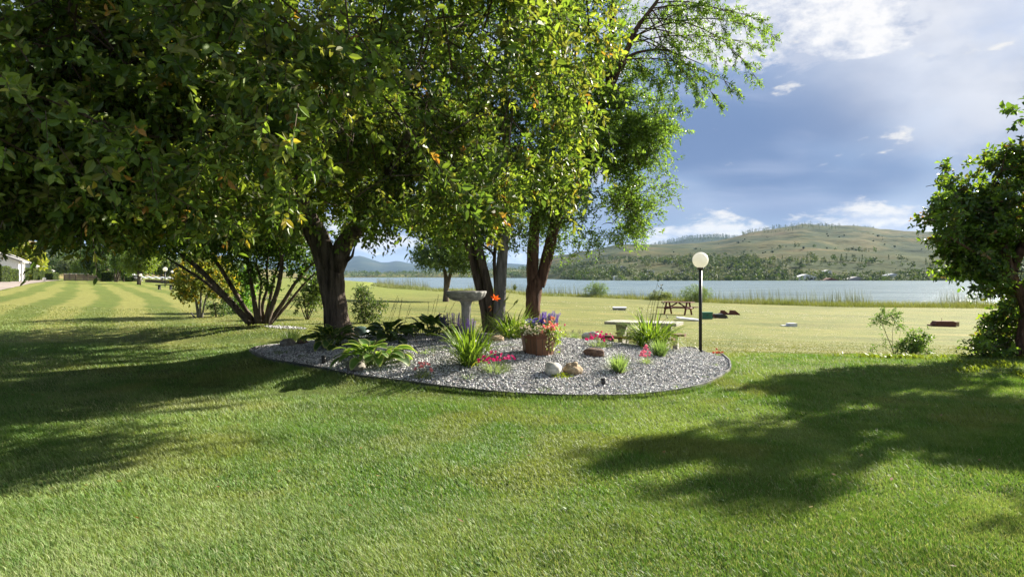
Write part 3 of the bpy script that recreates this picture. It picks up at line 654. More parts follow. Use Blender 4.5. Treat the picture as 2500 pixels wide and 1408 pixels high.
def shoots(mb, P, D, rng, nl, sl, L, wr, pal, young=None, ypal=None, six=True, curl=.6, upb=.5, twig=True, out=None, spread=.9):
    """leafy shoots: P base, D direction, nl leaves on each, sl shoot length"""
    n = len(P); D = nrmz(D)
    tt = (np.arange(nl) + .6) / nl
    sl = np.broadcast_to(sl, (n,))
    A = nrmz(np.cross(D, rng.normal(size=(n, 3)))); B = np.cross(D, A)
    ph = (np.arange(nl) * 2.4)[None] + rng.uniform(0, 6.28, (n, 1)) + rng.normal(0, .5, (n, nl))
    Sd = np.cos(ph)[..., None] * A[:, None] + np.sin(ph)[..., None] * B[:, None]
    droop = np.array([0, 0, -.25])
    Q = P[:, None] + (D[:, None] + droop * tt[None, :, None]) * (sl[:, None] * tt[None])[..., None]
    LD = nrmz(D[:, None] * (.35 + .55 * tt[None, :, None]) + Sd * spread + rng.normal(0, .25, (n, nl, 3)) + np.array([0, 0, -.13]))
    N = nrmz(np.array([0, 0, upb]) + rng.normal(0, .55, (n, nl, 3)) + (0 if out is None else .5 * out[:, None]))
    pal = np.asarray(pal, float); k = rng.integers(0, len(pal), (n, 1)) * np.ones((1, nl), int)
    k = np.where(rng.random((n, nl)) < .3, rng.integers(0, len(pal), (n, nl)), k)
    col = pal[k] * (.72 + .56 * rng.random((n, nl, 1)))
    ls = L * (.65 + .6 * rng.random((n, nl))) * (1 - .35 * (tt[None] > .85))
    if young is not None:
        yp = np.asarray(ypal, float)[rng.integers(0, len(ypal), n)]
        y = (rng.random(n) < young)[:, None, None] * np.clip((tt - .5) / .4, 0, 1)[None, :, None]
        col = col * (1 - y) + yp[:, None] * y
    leaves(mb, Q.reshape(-1, 3), LD.reshape(-1, 3), N.reshape(-1, 3), ls.ravel(), ls.ravel() * wr, col.reshape(-1, 3), curl, six)
    if twig:
        w = .0028 + .004 * rng.random(n); E = P + (D + droop) * sl[:, None]
        V = np.stack([P - A * w[:, None], P + A * w[:, None], E + A * w[:, None] * .4, E - A * w[:, None] * .4], 1).reshape(-1, 3)
        mb.add(V, np.arange(4 * n).reshape(-1, 4), 1, (.06, .045, .03))
def blob_points(blobs, n, rng, gapf=.7, thr=.42, shell=.26, zmin=None):
    w = np.array([((b[3] * b[4]) ** 1. + (b[4] * b[5]) + (b[3] * b[5])) * (b[6] if len(b) > 6 else 1) for b in blobs]); w /= w.sum()
    Ps = []; Os = []
    for b, c in zip(blobs, rng.multinomial(n, w)):
        u = nrmz(rng.normal(size=(c, 3))); r = rng.random(c) ** shell
        bump = 1 + .28 * (vn3(u * 1.0 + np.array(b[:3]), 1.7) - .5) * 2
        p = np.array(b[:3]) + u * np.array(b[3:6]) * (r * bump)[:, None]
        Ps.append(p); Os.append(nrmz(u / np.array(b[3:6])))
    P = np.concatenate(Ps); O = np.concatenate(Os)
    k = (vn3(P, gapf) * .65 + vn3(P + 50, gapf * 2.4) * .35) > thr
    if zmin is not None: k &= P[:, 2] > zmin(P)
    return P[k], O[k]
def boughs(mb, P, O, rng, k, ln, rad, out=.8, droop=-.12, w=.012):
    """boughs that start inside the crown and carry k shoots each: gives clumps with hollows between them"""
    n = len(P); A = nrmz(O * out + rng.normal(0, .45, (n, 3)) + (0, 0, droop)); L = ln * rng.uniform(.6, 1.35, n)
    S = nrmz(np.cross(A, np.array([0, 0, 1.]) + rng.normal(0, .2, (n, 3)))); U = np.cross(S, A)
    t = np.sqrt(rng.random((n, k))) ; B0 = P - A * (L * .6)[:, None]
    sid = rng.normal(0, 1, (n, k)) * rad * (1.15 - .6 * t); upd = rng.normal(0, 1, (n, k)) * rad * .45
    Q = B0[:, None] + A[:, None] * (L[:, None] * t)[..., None] + S[:, None] * sid[..., None] + U[:, None] * upd[..., None] - np.array([0, 0, .12]) * (t ** 2)[..., None]
    D = A[:, None] * .8 + S[:, None] * (sid / rad * .55)[..., None] + U[:, None] * .25 + rng.normal(0, .3, (n, k, 3))
    E = B0 + A * L[:, None] - np.array([0, 0, .12]); M = (B0 + E) / 2 + np.array([0, 0, .05])
    for W_ in (S, U):
        V = np.stack([B0 - W_ * w, B0 + W_ * w, M + W_ * w * .7, M - W_ * w * .7, E + W_ * w * .3, E - W_ * w * .3], 1).reshape(-1, 3); o = 6 * np.arange(n)
        mb.add(V, [np.c_[o, o + 1, o + 2, o + 3], np.c_[o + 3, o + 2, o + 4, o + 5]], 1, (.06, .045, .03))
    return Q.reshape(-1, 3), D.reshape(-1, 3), np.repeat(O, k, 0)
def bez(a, b, rng, sag=0., jit=.12, n=7, up=.25):
    a = np.asarray(a, float); b = np.asarray(b, float); d = np.linalg.norm(b - a)
    c = (a + b) / 2 + rng.normal(0, jit, 3) * d + np.array([0, 0, up * d - sag])
    t = np.linspace(0, 1, n)[:, None]
    return (1 - t) ** 2 * a + 2 * t * (1 - t) * c + t * t * b
def grow(mb, nodes, blobs, k, rng, r0=.07, sides=6, mat=0, up=.15, rmin=.008):
    """branches from the skeleton nodes (point, radius) out into the crown"""
    N = [(np.asarray(p, float), r) for p, r in nodes]
    T = []
    for b in blobs:
        m = max(2, int(k * (b[3] * b[4] * b[5]) ** .4))
        u = nrmz(rng.normal(size=(m, 3))); T += list(np.array(b[:3]) + u * np.array(b[3:6]) * (rng.random((m, 1)) ** .4) * .92)
    root = N[0][0]; T.sort(key=lambda q: np.linalg.norm(q - N[-1][0]))
    for q in T:
        ds = np.array([np.linalg.norm(q - p) + max(0, p[2] - q[2]) * .6 - r * 3 for p, r in N]); i = int(np.argmin(ds)); p, r = N[i]
        L = np.linalg.norm(q - p); ra = min(r * .62, r0 * max(.25, min(1, L / 2.2))); ra = max(ra, rmin * 1.6)
        pts = bez(p, q, rng, 0, .09, 7, up); rad = np.linspace(ra, max(rmin * .6, ra * .22), 7)
        mb.tube(pts, rad, sides, mat, cap=False)
        for t_ in (2, 3, 4, 5, 6): N.append((pts[t_], rad[t_]))
def stem(mb, pix, d, r, sides=14, rough=.12, dd=None, seed=0, sub=4, mat=0):
    """a trunk or limb through photo points: pix [(px,py)], radii r, distance d (+dd along it)"""
    n = len(pix); dd = dd or [0] * n
    P = np.array([W(p[0], p[1], d + e) for p, e in zip(pix, dd)])
    s = np.linspace(0, n - 1, (n - 1) * sub + 1); i = np.arange(n)
    Q = np.stack([np.interp(s, i, P[:, k]) for k in range(3)], -1); rr = np.interp(s, i, r)
    for _ in range(2): Q[1:-1] = (Q[:-2] + 2 * Q[1:-1] + Q[2:]) / 4
    mb.tube(Q, rr, sides, mat, rough=rough, seed=seed)
    return list(zip(Q, rr))

PAL_CRAB = [(.055, .095, .022), (.085, .14, .028), (.12, .185, .034), (.155, .225, .04), (.20, .26, .05), (.15, .16, .04)]
YNG = [(.40, .19, .05), (.36, .28, .05), (.30, .30, .05), (.26, .31, .05), (.24, .30, .05)]
PAL_ASH = [(.075, .135, .024), (.105, .18, .030), (.14, .22, .036), (.18, .265, .048)]
PAL_LILAC = [(.042, .085, .02), (.065, .12, .026), (.095, .165, .032), (.13, .21, .038)]
rt = np.random.default_rng(101)

# ---- the big crab apple
TD = 14.4
root = thing('crabapple_tree', 'huge old crab apple with thick forked trunk and overhanging crown', 'tree', atd(830, TD))
tb = MB()
nd = stem(tb, [(832, 836), (828, 815), (822, 780), (814, 720), (806, 670), (800, 640)], TD, [.37, .29, .255, .24, .25, .24], 20, .13, None, 1, 6)
nd += stem(tb, [(802, 655), (785, 600), (757, 545), (722, 470), (690, 380), (640, 250)], TD, [.255, .235, .21, .16, .12, .07], 16, .14, [0, 0, -.15, -.6, -1.2, -2], 2, 5)
nd += stem(tb, [(812, 655), (838, 600), (868, 560), (900, 510), (945, 430), (1000, 330)], TD, [.23, .19, .165, .13, .10, .06], 16, .14, [0, -.05, -.3, -.9, -2, -3.2], 3, 5)
nd += stem(tb, [(757, 548), (690, 548), (610, 530), (500, 470), (380, 400)], TD, [.13, .11, .085, .065, .04], 12, .12, [-.1, -.7, -1.8, -3.5, -5.2], 4, 5)
nd += stem(tb, [(722, 480), (760, 380), (840, 250), (930, 120)], TD, [.13, .11, .08, .05], 12, .12, [-.5, -.4, -.2, 0], 5, 5)
nd += stem(tb, [(757, 550), (640, 500), (480, 430), (300, 380)], TD, [.12, .10, .08, .05], 12, .12, [-.1, .8, 1.8, 2.4], 6, 5)
tb.tube([W(842, 640, TD), W(852, 632, TD - .1), W(860, 625, TD - .1), W(863, 612, TD - .1), W(866, 600, TD - .1)], [.05, .035, .03, .022, .012], 8)
CRAB = [(-3.8, 12.6, 5.7, 4.8, 4.0, 3.2), (-4.4, 7.6, 4.05, 3.2, 2.7, 1.85, 1.5), (-1.5, 8.9, 4.35, 2.35, 2.3, 1.95, 1.6), (-.4, 9.6, 5.6, 1.9, 2., 1.8, 1.2), (-9.2, 13.5, 4.6, 4.0, 4.6, 2.2), (-5., 18.4, 4.6, 4.4, 4.2, 2.0), (-.9, 12.2, 3.7, 1.5, 1.6, .85),
        (-2.6, 10.3, 3.6, 2.0, 2.0, .95), (-6.0, 9.6, 3.2, 2.6, 2.6, 1.05, 1.3)]
grow(tb, nd, CRAB, 9, rt, .09)
tb.build('trunk', M_bark, root, True)
cb = MB()
def zm(P): return .5 * np.exp(-(((P[:, 0] / P[:, 1] * F + CX) - 815) / 105) ** 2) * (P[:, 1] < 14.2) + .42 * sstep(-5.2, -3.2, P[:, 0]) + 2.2 + .045 * (P[:, 1] - 7) + .35 * (vn(P[:, 0] * .9, P[:, 1] * .9, 2) - .3)
P, O = blob_points(CRAB, 2450, rt, .5, .445, .38, zm)
P, D, O = boughs(cb, P, O, rt, 17, 1.15, .24)
k = P[:, 2] > zm(P) - .22; P, D, O = P[k], D[k], O[k]
n1 = P[:, 1] < 8.3; n2 = (P[:, 1] >= 8.3) & (P[:, 1] < 12)
for sel, L, nl in ((n1, .118, 10), (n2, .096, 10), (~(n1 | n2), .125, 8)):
    shoots(cb, P[sel], D[sel], rt, nl, rt.uniform(.22, .50, sel.sum()), L, .56, PAL_CRAB, .11, YNG, True, .7, .55, True, O[sel])
# sprays that hang lower at the left edge and around the fork
Ph = []; Dh = []
for (px, py, d, n, rx, rz) in [(20, 510, 7.5, 46, 0.22, 0.1), (100, 525, 7.6, 55, 0.14, 0.14), (60, 480, 7.8, 80, 0.5, 0.14), (220, 510, 7.5, 60, 0.28, 0.1), (300, 540, 8, 80, 0.35, 0.12), (380, 510, 8, 70, 0.5, 0.15), (440, 420, 6.4, 36, 0.3, 0.25), (480, 470, 6.6, 60, 0.4, 0.28), (560, 510, 8.5, 70, 0.4, 0.12), (660, 535, 10.5, 60, 0.4, 0.15), (925, 560, 12.5, 46, 0.2, 0.16), (900, 480, 12, 40, 0.3, 0.2), (960, 520, 11, 50, 0.3, 0.15), (1150, 470, 9, 70, 0.35, 0.25), (1180, 520, 9.2, 30, 0.16, 0.1), (1060, 520, 9.3, 70, 0.4, 0.15), (710, 325, 6.2, 40, 0.14, 0.2), (640, 275, 6, 60, 0.25, 0.3), (1370, 420, 9.3, 40, 0.2, 0.2), (1400, 330, 9.4, 50, 0.2, 0.3), (1330, 450, 9.6, 40, 0.3, 0.12)]:
    c = W(px, py, d); Ph.append(c + rt.normal(0, 1, (n, 3)) * (rx, .35, rz)); Dh.append(rt.normal(0, .6, (n, 3)) + (.15, -.2, -.35))
Ph = np.concatenate(Ph); Dh = np.concatenate(Dh)
shoots(cb, Ph, Dh, rt, 9, rt.uniform(.18, .36, len(Ph)), .10, .48, PAL_CRAB, .16, YNG, True, .7, .5)
cb.build('crown', [M_leaf, M_twig], root)

# ---- the several-stemmed ash behind the bird bath
d1 = 15.2
root = thing('ash_tree', 'leaning grey ash with several stems behind the bird bath', 'tree', atd(1208, d1))
nd = []
for k, (pix, rr, m) in enumerate([
    ([(1196, 822), (1186, 760), (1172, 700), (1152, 620), (1136, 570), (1120, 520), (1095, 400), (1080, 260)], [.135, .12, .11, .10, .095, .09, .07, .05], M_bark),
    ([(1208, 824), (1202, 770), (1192, 700), (1170, 610), (1154, 540), (1140, 440), (1150, 300), (1200, 120)], [.13, .115, .10, .092, .088, .08, .065, .05], M_bark),
    ([(1217, 824), (1219, 760), (1224, 660), (1233, 550), (1240, 460), (1236, 330), (1228, 190), (1262, 20)], [.145, .13, .115, .11, .105, .10, .09, .07], M_bark_grey),
    ([(1210, 815), (1212, 720), (1206, 640), (1212, 560), (1208, 450)], [.05, .045, .04, .035, .02], M_bark)]):
    mb = MB(); s = stem(mb, pix, d1 + (.25, .1, -.1, .5)[k], rr, 14, .1, None, k + 3, 5); nd += s[12:]
    if k == 2: grow(mb, s[14:], [(-.18, 15.2, 4.2, 1.4, 1.4, 1.5), (.63, 15.2, 3.3, .9, 1, .8), (-.4, 15.2, 6.4, 1.8, 1.8, 1.6)], 14, rt, .05)
    if k == 0: grow(mb, s[14:], [(-1.2, 15.4, 3.6, 1.0, 1., 1.), (-.9, 15.4, 2.7, .8, .8, .5)], 12, rt, .04)
    if k == 3: mb.tube(bez(W(1206, 620, 15.7), W(1075, 560, 15.7), rt, 0, .05, 8, .15), np.linspace(.03, .008, 8), 6, cap=False)
    mb.build('stem', m, root, True)
ASH1 = [(-.2, 15.2, 4.3, 1.6, 1.6, 1.7), (-1.0, 15.4, 3.4, 1.2, 1.1, 1.0), (-.4, 15.3, 6.5, 2.0, 2.0, 1.8), (.63, 15.2, 3.5, .95, 1.0, .9), (-.6, 15.6, 2.75, 1.1, .8, .42, .8), (-1.7, 15.6, 2.75, .55, .5, .35, .8)]
cb = MB(); P, O = blob_points(ASH1, 720, rt, .9, .43, .4); P, D, O = boughs(cb, P, O, rt, 10, .75, .17, .7, 0., .008)
shoots(cb, P, D, rt, 10, rt.uniform(.16, .34, len(P)), .084, .48, PAL_ASH, None, None, False, .5, .5, True, O)
cb.build('crown', [M_fine, M_twig], root)

# ---- the forked ash with red brown bark and the airy arching branch
d2 = 16.3
root = thing('ash_tree', 'forked ash with red brown bark behind the planter, arching branch high at right', 'tree', atd(1302, d2))
tb = MB()
nd = stem(tb, [(1300, 836), (1300, 800), (1301, 750), (1304, 705), (1308, 685), (1309, 668)], d2, [.22, .175, .165, .18, .17, .08], 18, .12, None, 2, 6)
nl_ = stem(tb, [(1300, 700), (1299, 650), (1302, 600), (1306, 540), (1318, 440), (1330, 320), (1345, 180), (1350, 40)], d2, [.13, .14, .135, .125, .11, .09, .07, .05], 14, .11, [0, 0, 0, 0, .2, .4, .6, .7], 4, 5)
nr_ = stem(tb, [(1317, 700), (1330, 650), (1345, 590), (1356, 540), (1395, 430), (1440, 320), (1490, 210), (1528, 132), (1552, 70), (1600, 10), (1650, -70)], d2, [.12, .135, .13, .12, .11, .10, .09, .07, .05, .035, .02], 14, .11, [0, 0, 0, 0, -.1, -.3, -.5, -.6, -.7, -.7, -.7], 5, 5)
nv_ = stem(tb, [(1484, 225), (1492, 120), (1494, 40), (1500, -60)], d2 - .4, [.085, .075, .06, .05], 12, .1, None, 6, 5)
nh_ = stem(tb, [(1500, 195), (1540, 130), (1620, 118), (1720, 160)], d2 - .5, [.05, .035, .02, .005], 10, .1, None, 7, 5)
ASH2 = [(1.95, 16.3, 4.35, 1.45, 1.6, 1.85), (2.35, 16.3, 3.35, .7, .9, .5), (1.45, 16.2, 2.85, .8, .8, .36), (1.7, 16.4, 6.3, 1.25, 1.5, 1.5), (2.9, 16.2, 5.05, .8, .9, .8), (2.85, 16.2, 3.9, .75, .8, .7), (.9, 16.6, 3.7, 1., 1., 1.2), (1.6, 16.2, 7.4, 1.3, 1.3, 1.0, .7)]
grow(tb, nl_[10:] + nr_[12:30], ASH2, 10, rt, .055)
tips = [(1880, 84, 0), (1848, 112, .4), (1838, 180, .2), (1795, 212, -.3), (1752, 246, 0), (1715, 238, .5), (1860, 52, -.5), (1792, 40, .3), (1700, 14, -.4), (1690, 205, -.5), (1648, 240, .4), (1610, 205, 0), (1770, 150, .6), (1650, 20, .5)]
ap = []; ad_ = []
for k, (px, py, e) in enumerate(tips):
    a = (nr_[-19 + (k * 5) % 13] if py > 100 else nr_[-13 + k % 8])[0]
    q = W(px, py, d2 - .6 + e); pts = bez(a, q, rt, 0, .04, 12, .22 if py > 60 else .12); rad = np.linspace(.017, .004, 12)
    tb.tube(pts, rad, 6, cap=False)
    for j in range(3, 12):
        for r_ in range(4):
            v = nrmz(pts[min(j + 1, 11)] - pts[j - 1]); sd_ = nrmz(v * .8 + rt.normal(0, .5, 3) + np.array([0, 0, -.25])); ln = rt.uniform(.2, .55) * (1.25 - j / 16)
            tw = bez(pts[j], pts[j] + sd_ * ln, rt, 0, .06, 5, -.08); tb.tube(tw, np.linspace(.006, .0025, 5), 4, cap=False)
            for q_ in (2, 3, 4):
                if rt.random() < .35 + .07 * j: ap.append(tw[q_]); ad_.append(sd_)
tb.build('trunk', M_bark_red, root, True)
cb = MB(); P, O = blob_points(ASH2, 1250, rt, 1.0, .43, .45); P, D, O = boughs(cb, P, O, rt, 10, .75, .17, .7, 0., .008)
shoots(cb, P, D, rt, 10, rt.uniform(.16, .34, len(P)), .084, .48, PAL_ASH, None, None, False, .5, .5, True, O)
eg = np.concatenate([W(px, py, 16.2) + rt.normal(0, 1, (n, 3)) * (rx, .35, rz) for px, py, n, rx, rz in [(1600, 255, 45, .25, .15), (1625, 285, 30, .15, .1), (1590, 345, 60, .25, .2), (1600, 400, 40, .2, .12), (1600, 450, 55, .25, .12), (1585, 495, 50, .22, .12), (1545, 540, 50, .25, .14), (1562, 585, 22, .1, .08), (1520, 575, 40, .2, .1), (1470, 585, 45, .25, .1), (1430, 600, 26, .25, .08), (1385, 630, 14, .15, .06), (1360, 600, 20, .15, .1), (1560, 170, 60, .3, .25), (1570, 60, 60, .3, .3), (1640, 60, 50, .35, .2)]])
shoots(cb, eg, rt.normal(0, .6, eg.shape) + (.35, 0, .1), rt, 9, rt.uniform(.16, .34, len(eg)), .082, .40, PAL_ASH, None, None, False, .5, .5)
ap = np.array(ap); shoots(cb, ap, np.array(ad_) + rt.normal(0, .3, ap.shape), rt, 8, rt.uniform(.06, .16, len(ap)), .08, .38, PAL_ASH, None, None, False, .4, .5, False)
cb.build('crown', [M_fine, M_twig], root)

# ---- single round tree far down the lawn
def simple_tree(name, label, cat, base, pix_trunk, d, rr, blobs, n, L, pal, rng, barkm, leafm=M_fine, group=None, thr=.42, nl=9, gap=1.0, br=8, wr=.42, sl=(.2, .42), six=False):
    root = thing(name, label, cat, base, group); tb = MB(); nd = []
    for pix, r in zip(pix_trunk, rr): nd += stem(tb, pix, d, r, 10, .1, None, 2, 4)
    grow(tb, nd[3:], blobs, br, rng, max(rr[0]) * .35, 5); tb.build('trunk', barkm, root, True)
    cb = MB(); P, O = blob_points(blobs, n, rng, gap, thr, .36)
    shoots(cb, P, O * .6 + rng.normal(0, .6, P.shape), rng, nl, rng.uniform(*sl, len(P)), L, wr, pal, None, None, six, .5, .5, False, O)
    cb.build('crown', [leafm, M_twig], root); return root
b = GP(1089, 736, 30); dF = b[1]; sF = dF / 50
simple_tree('round_tree', 'round crowned tree alone on the lawn beyond the bird bath', 'tree', b, [[(1088, 740), (1089, 715), (1090, 695), (1088, 670), (1080, 640), (1072, 600)], [(1092, 700), (1098, 675), (1106, 640), (1112, 590)]], dF, [[.24 * sF, .20 * sF, .19 * sF, .14 * sF, .1 * sF, .06 * sF], [.16 * sF, .12 * sF, .09 * sF, .05 * sF]],
    [(*W(1095, 600, dF), 2.5 * sF, 2.5 * sF, 1.85 * sF), (*W(1062, 625, dF), 1.5 * sF, 1.6 * sF, 1.0 * sF), (*W(1140, 630, dF), 1.5 * sF, 1.6 * sF, .9 * sF), (*W(1100, 560, dF), 1.7 * sF, 1.8 * sF, 1.3 * sF)], 3000, .20, [(.05, .09, .03), (.075, .12, .04), (.10, .155, .05), (.14, .19, .07)], rt, M_bark)

# ---- lilac at the right edge
dR = 13.9
root = thing('lilac_tree', 'leafy lilac tree at the right edge with a leaning trunk and low side shoots', 'tree', atd(2488, dR))
tb = MB()
nd = stem(tb, [(2486, 880), (2500, 800), (2502, 745), (2484, 700), (2466, 655), (2450, 600), (2430, 530), (2420, 460)], dR, [.12, .10, .09, .085, .08, .065, .05, .03], 14, .12, None, 3, 5)
nd += stem(tb, [(2470, 665), (2500, 590), (2530, 500), (2545, 420)], dR, [.10, .085, .07, .04], 10, .1, [0, .2, .4, .5], 4, 4)
nd += stem(tb, [(2478, 690), (2420, 640), (2370, 610), (2320, 580)], dR, [.05, .035, .025, .012], 8, .1, [0, -.2, -.4, -.5], 4, 4)
LIL = [(*W(2425, 395, dR), .62, .6, .34), (*W(2425, 455, dR), 1.25, 1.2, .78), (*W(2540, 420, dR), 1.2, 1.2, .95), (*W(2415, 590, dR), .85, .9, .5), (*W(2560, 560, dR), 1.1, 1.2, 1.1), (*W(2350, 490, dR), .62, .6, .38), (*W(2515, 780, dR), .72, .7, .78, 3.0), (*W(2400, 650, dR), .5, .5, .3), (*W(2345, 610, dR), .42, .5, .3), (*W(2465, 835, dR), .45, .4, .32, 2.2), (*W(2440, 720, dR), .4, .4, .3, 1.2), (*W(2520, 660, dR), .9, .9, .6)]
grow(tb, nd[4:], LIL, 9, rt, .04, 6)
tb.build('trunk', M_bark_red, root, True)
cb = MB(); P, O = blob_points(LIL, 520, rt, 1.1, .455, .5); P, D, O = boughs(cb, P, O, rt, 8, .55, .13, .8, .1, .006)
shoots(cb, P, D, rt, 9, rt.uniform(.18, .36, len(P)), .115, .60, PAL_LILAC + [(.09, .10, .035), (.13, .2, .035)], .12, [(.20, .10, .05), (.18, .24, .04)], True, .8, .5, True, O)
sp = np.concatenate([W(px, py, dR) + rt.normal(0, 1, (n, 3)) * (.1, .12, .03) for px, py, n in [(2400, 862, 5), (2380, 838, 4), (2350, 868, 4), (2420, 800, 8), (2415, 835, 4), (2420, 720, 10), (2405, 690, 4)]])
shoots(cb, sp, rt.normal(0, .4, sp.shape) + (-.8, 0, .05), rt, 7, .25, .085, .5, PAL_LILAC, None, None, True)
cb.build('crown', [M_lilac, M_twig], root)
# ---- tree just outside the right of the frame that throws the shadow across the near lawn
root = thing('maple_tree', 'broad low tree standing on the near lawn beyond the right edge', 'tree', on(12.6, 10.2))
tb = MB(); nd = []
tb.tube([(12.6, 10.2, -.1), (12.5, 10.2, 1.2), (12.3, 10.1, 2.2), (11.9, 10., 3.2)], [.26, .22, .2, .12], 12, rough=.1); nd = [(np.array((12.3, 10.1, 2.2)), .18), (np.array((11.9, 10., 3.2)), .12)]
SHD = []
for (tx, ty, h_, r_, rz_) in [(1.35, 6.3, 7.4, .42, .16), (1.7, 5.1, 7.2, .40, .14), (2.4, 6.2, 6.6, .62, .2), (3.3, 7.3, 4.7, .85, .28), (4.6, 6.5, 4.3, .9, .3), (5.6, 8.0, 3.9, 1.1, .35), (3.95, 4.7, 4.0, .5, .2), (4.8, 5.2, 3.9, .8, .3), (6.4, 6.6, 3.4, 1.2, .4)]:
    l_ = h_ / math.tan(SUN_EL); SHD.append((tx + l_ * math.sin(SUN_AZ), ty + l_ * math.cos(SUN_AZ), h_, r_, r_ * .9, rz_))
grow(tb, nd, SHD, 5, rt, .07, 5, 0, 0.); tb.build('trunk', M_bark, root, True)
cb = MB(); P, O = blob_points(SHD, 2500, rt, 1.2, .40, .5)
shoots(cb, P, O * .7 + rt.normal(0, .5, P.shape), rt, 9, rt.uniform(.2, .4, len(P)), .13, .7, PAL_LILAC, None, None, True, .6, .6, False, O)
cb.build('crown', [M_leaf, M_twig], root)

# ---- shrubs
def shrub(name, label, base, stems, blobs, n, L, pal, rng, wr=.5, young=None, ypal=None, thr=.42, gap=1.6, barkm=M_bark, br=7, nl=8, sl=(.14, .32), r0=.02, six=True, leafm=None, shell=.4, cat='shrub'):
    root = thing(name, label, cat, base); tb = MB(); nd = []
    for pix, r, d in stems: nd += stem(tb, pix, d, np.linspace(r, r * .35, len(pix)), 8, .12, None, 3, 4)
    if br: grow(tb, nd[2:] if len(nd) > 4 else nd, blobs, br, rng, r0, 5, 0, .1, .005)
    tb.build('stem_cluster', barkm, root, True)
    cb = MB(); P, O = blob_points(blobs, n, rng, gap, thr, shell)
    k = P[:, 2] > gz(P[:, 0], P[:, 1]) + .03; P, O = P[k], O[k]
    shoots(cb, P, O * .6 + rng.normal(0, .6, P.shape) + (0, 0, .1), rng, nl, rng.uniform(*sl, len(P)), L, wr, pal, young, ypal, six, .6, .5, True, O)
    cb.build('foliage', [leafm or M_leaf, M_twig], root); return root
# dark fan-shaped lilac in the shade, its stems each a part
dL = 18.4
root = thing('fan_shrub', 'dark fan of crooked bare stems under a shady crown, left of the thick trunk', 'shrub', atd(630, dL))
FAN = [([(612, 790), (580, 755), (530, 700), (480, 650), (420, 600), (370, 575)], .085), ([(622, 790), (590, 740), (560, 690), (530, 640), (490, 600), (440, 570)], .07), ([(606, 790), (560, 740), (505, 690), (450, 655), (400, 625)], .055), ([(630, 790), (622, 740), (612, 690), (606, 640), (600, 580)], .075), ([(642, 790), (640, 740), (655, 700), (650, 650), (660, 600)], .05), ([(650, 788), (668, 740), (682, 690), (690, 640), (680, 580), (655, 540)], .075), ([(655, 790), (690, 740), (720, 690), (750, 655), (775, 635)], .065), ([(660, 790), (700, 745), (735, 700), (768, 668)], .05), ([(636, 790), (632, 735), (640, 690), (625, 640)], .04), ([(645, 790), (660, 730), (668, 680), (690, 620), (720, 580)], .05)]
nd = []
for k, (pix, r) in enumerate(FAN):
    mb = MB(); s = stem(mb, pix, dL + (.3 * ((k * 7) % 5 - 2) / 2), np.linspace(r, r * .45, len(pix)), 9, .16, None, k, 4); nd += s[6:]
    mb.build('stem', M_bark, root, True)
FB = [(*W(440, 570, 18), 1.7, 1.2, .55), (*W(560, 590, 18), 1.2, 1.2, .45), (*W(680, 590, 18.6), 1.1, 1.1, .55), (*W(740, 640, 18.6), .5, .6, .4), (*W(600, 540, 18.4), 2.2, 1.6, .7), (*W(640, 690, 18.4), .35, .5, .4, .7), (*W(380, 590, 17.8), .9, .9, .35), (*W(590, 655, 18.4), .5, .5, .35, .7), (-7.4, 20.6, 2.95, 2.6, 1.8, .75, 1.2)]
cb = MB(); grow(cb, nd, FB, 10, rt, .03, 5, 1, .1, .006); P, O = blob_points(FB, 3400, rt, 1.4, .40, .45)
shoots(cb, P, O * .5 + rt.normal(0, .6, P.shape), rt, 8, rt.uniform(.15, .35, len(P)), .10, .62, PAL_LILAC[:3], None, None, True, .8, .5, True, O)
cb.build('foliage', [M_leaf, M_twig], root)
YEL = [(.12, .16, .03), (.18, .22, .035), (.24, .25, .04)]
bS = GP(486, 776, 14); dS = bS[1]
shrub('golden_shrub', 'golden green shrub with orange-yellow upper leaves and pale stems on the sunny lawn', bS, [([(486, 780), (480, 740), (470, 700)], .06, dS), ([(492, 780), (500, 735), (515, 690)], .04, dS), ([(488, 780), (490, 730), (492, 660)], .05, dS), ([(480, 780), (470, 768), (466, 762)], .04, dS)],
    [(*W(485, 675, dS), .75, .8, .55), (*W(455, 705, dS), .4, .5, .35), (*W(520, 650, dS), .8, .8, .5), (*W(540, 700, dS), .5, .6, .45), (*W(490, 620, dS), .6, .7, .4)], 700, .12, YEL + [(.09, .13, .03)], rt, .55, .55, [(.55, .36, .03), (.48, .34, .03), (.40, .33, .04)], barkm=M_bark_grey)
bS = atd(532, dS + .7)
shrub('dark_shrub', 'low dark rounded shrub tucked behind the golden one', bS, [([(528, 775), (525, 750), (520, 735)], .03, dS + .7)], [(*W(530, 738, dS + .7), .55, .5, .45)], 260, .08, PAL_LILAC[:2], rt)
bS = atd(592, dS + 3)
shrub('green_shrub', 'bright green shrub in full sun behind the dark fan of stems', bS, [([(592, 760), (592, 730), (595, 700)], .04, dS + 3)], [(*W(592, 690, dS + 3), .5, .6, .55), (*W(580, 735, dS + 3), .5, .5, .4)], 420, .12, [(.07, .16, .025), (.10, .21, .03), (.13, .26, .035)], rt, .6)
bS = GP(748, 780, 15); dS = bS[1]
shrub('twiggy_shrub', 'twiggy round shrub with small leaves close to the left of the thick trunk', bS, [([(748, 782), (735, 750), (725, 715)], .022, dS), ([(750, 782), (752, 745), (755, 700)], .022, dS), ([(752, 782), (768, 745), (785, 720)], .02, dS), ([(750, 782), (745, 745), (738, 700)], .018, dS), ([(750, 782), (760, 750), (770, 705)], .018, dS)],
    [(*W(750, 725, dS), .62, .6, .62), (*W(775, 700, dS), .4, .45, .4)], 520, .085, [(.06, .10, .028), (.09, .14, .035), (.13, .18, .045)], rt, .55)
bS = GP(893, 788, 14); dS = bS[1]
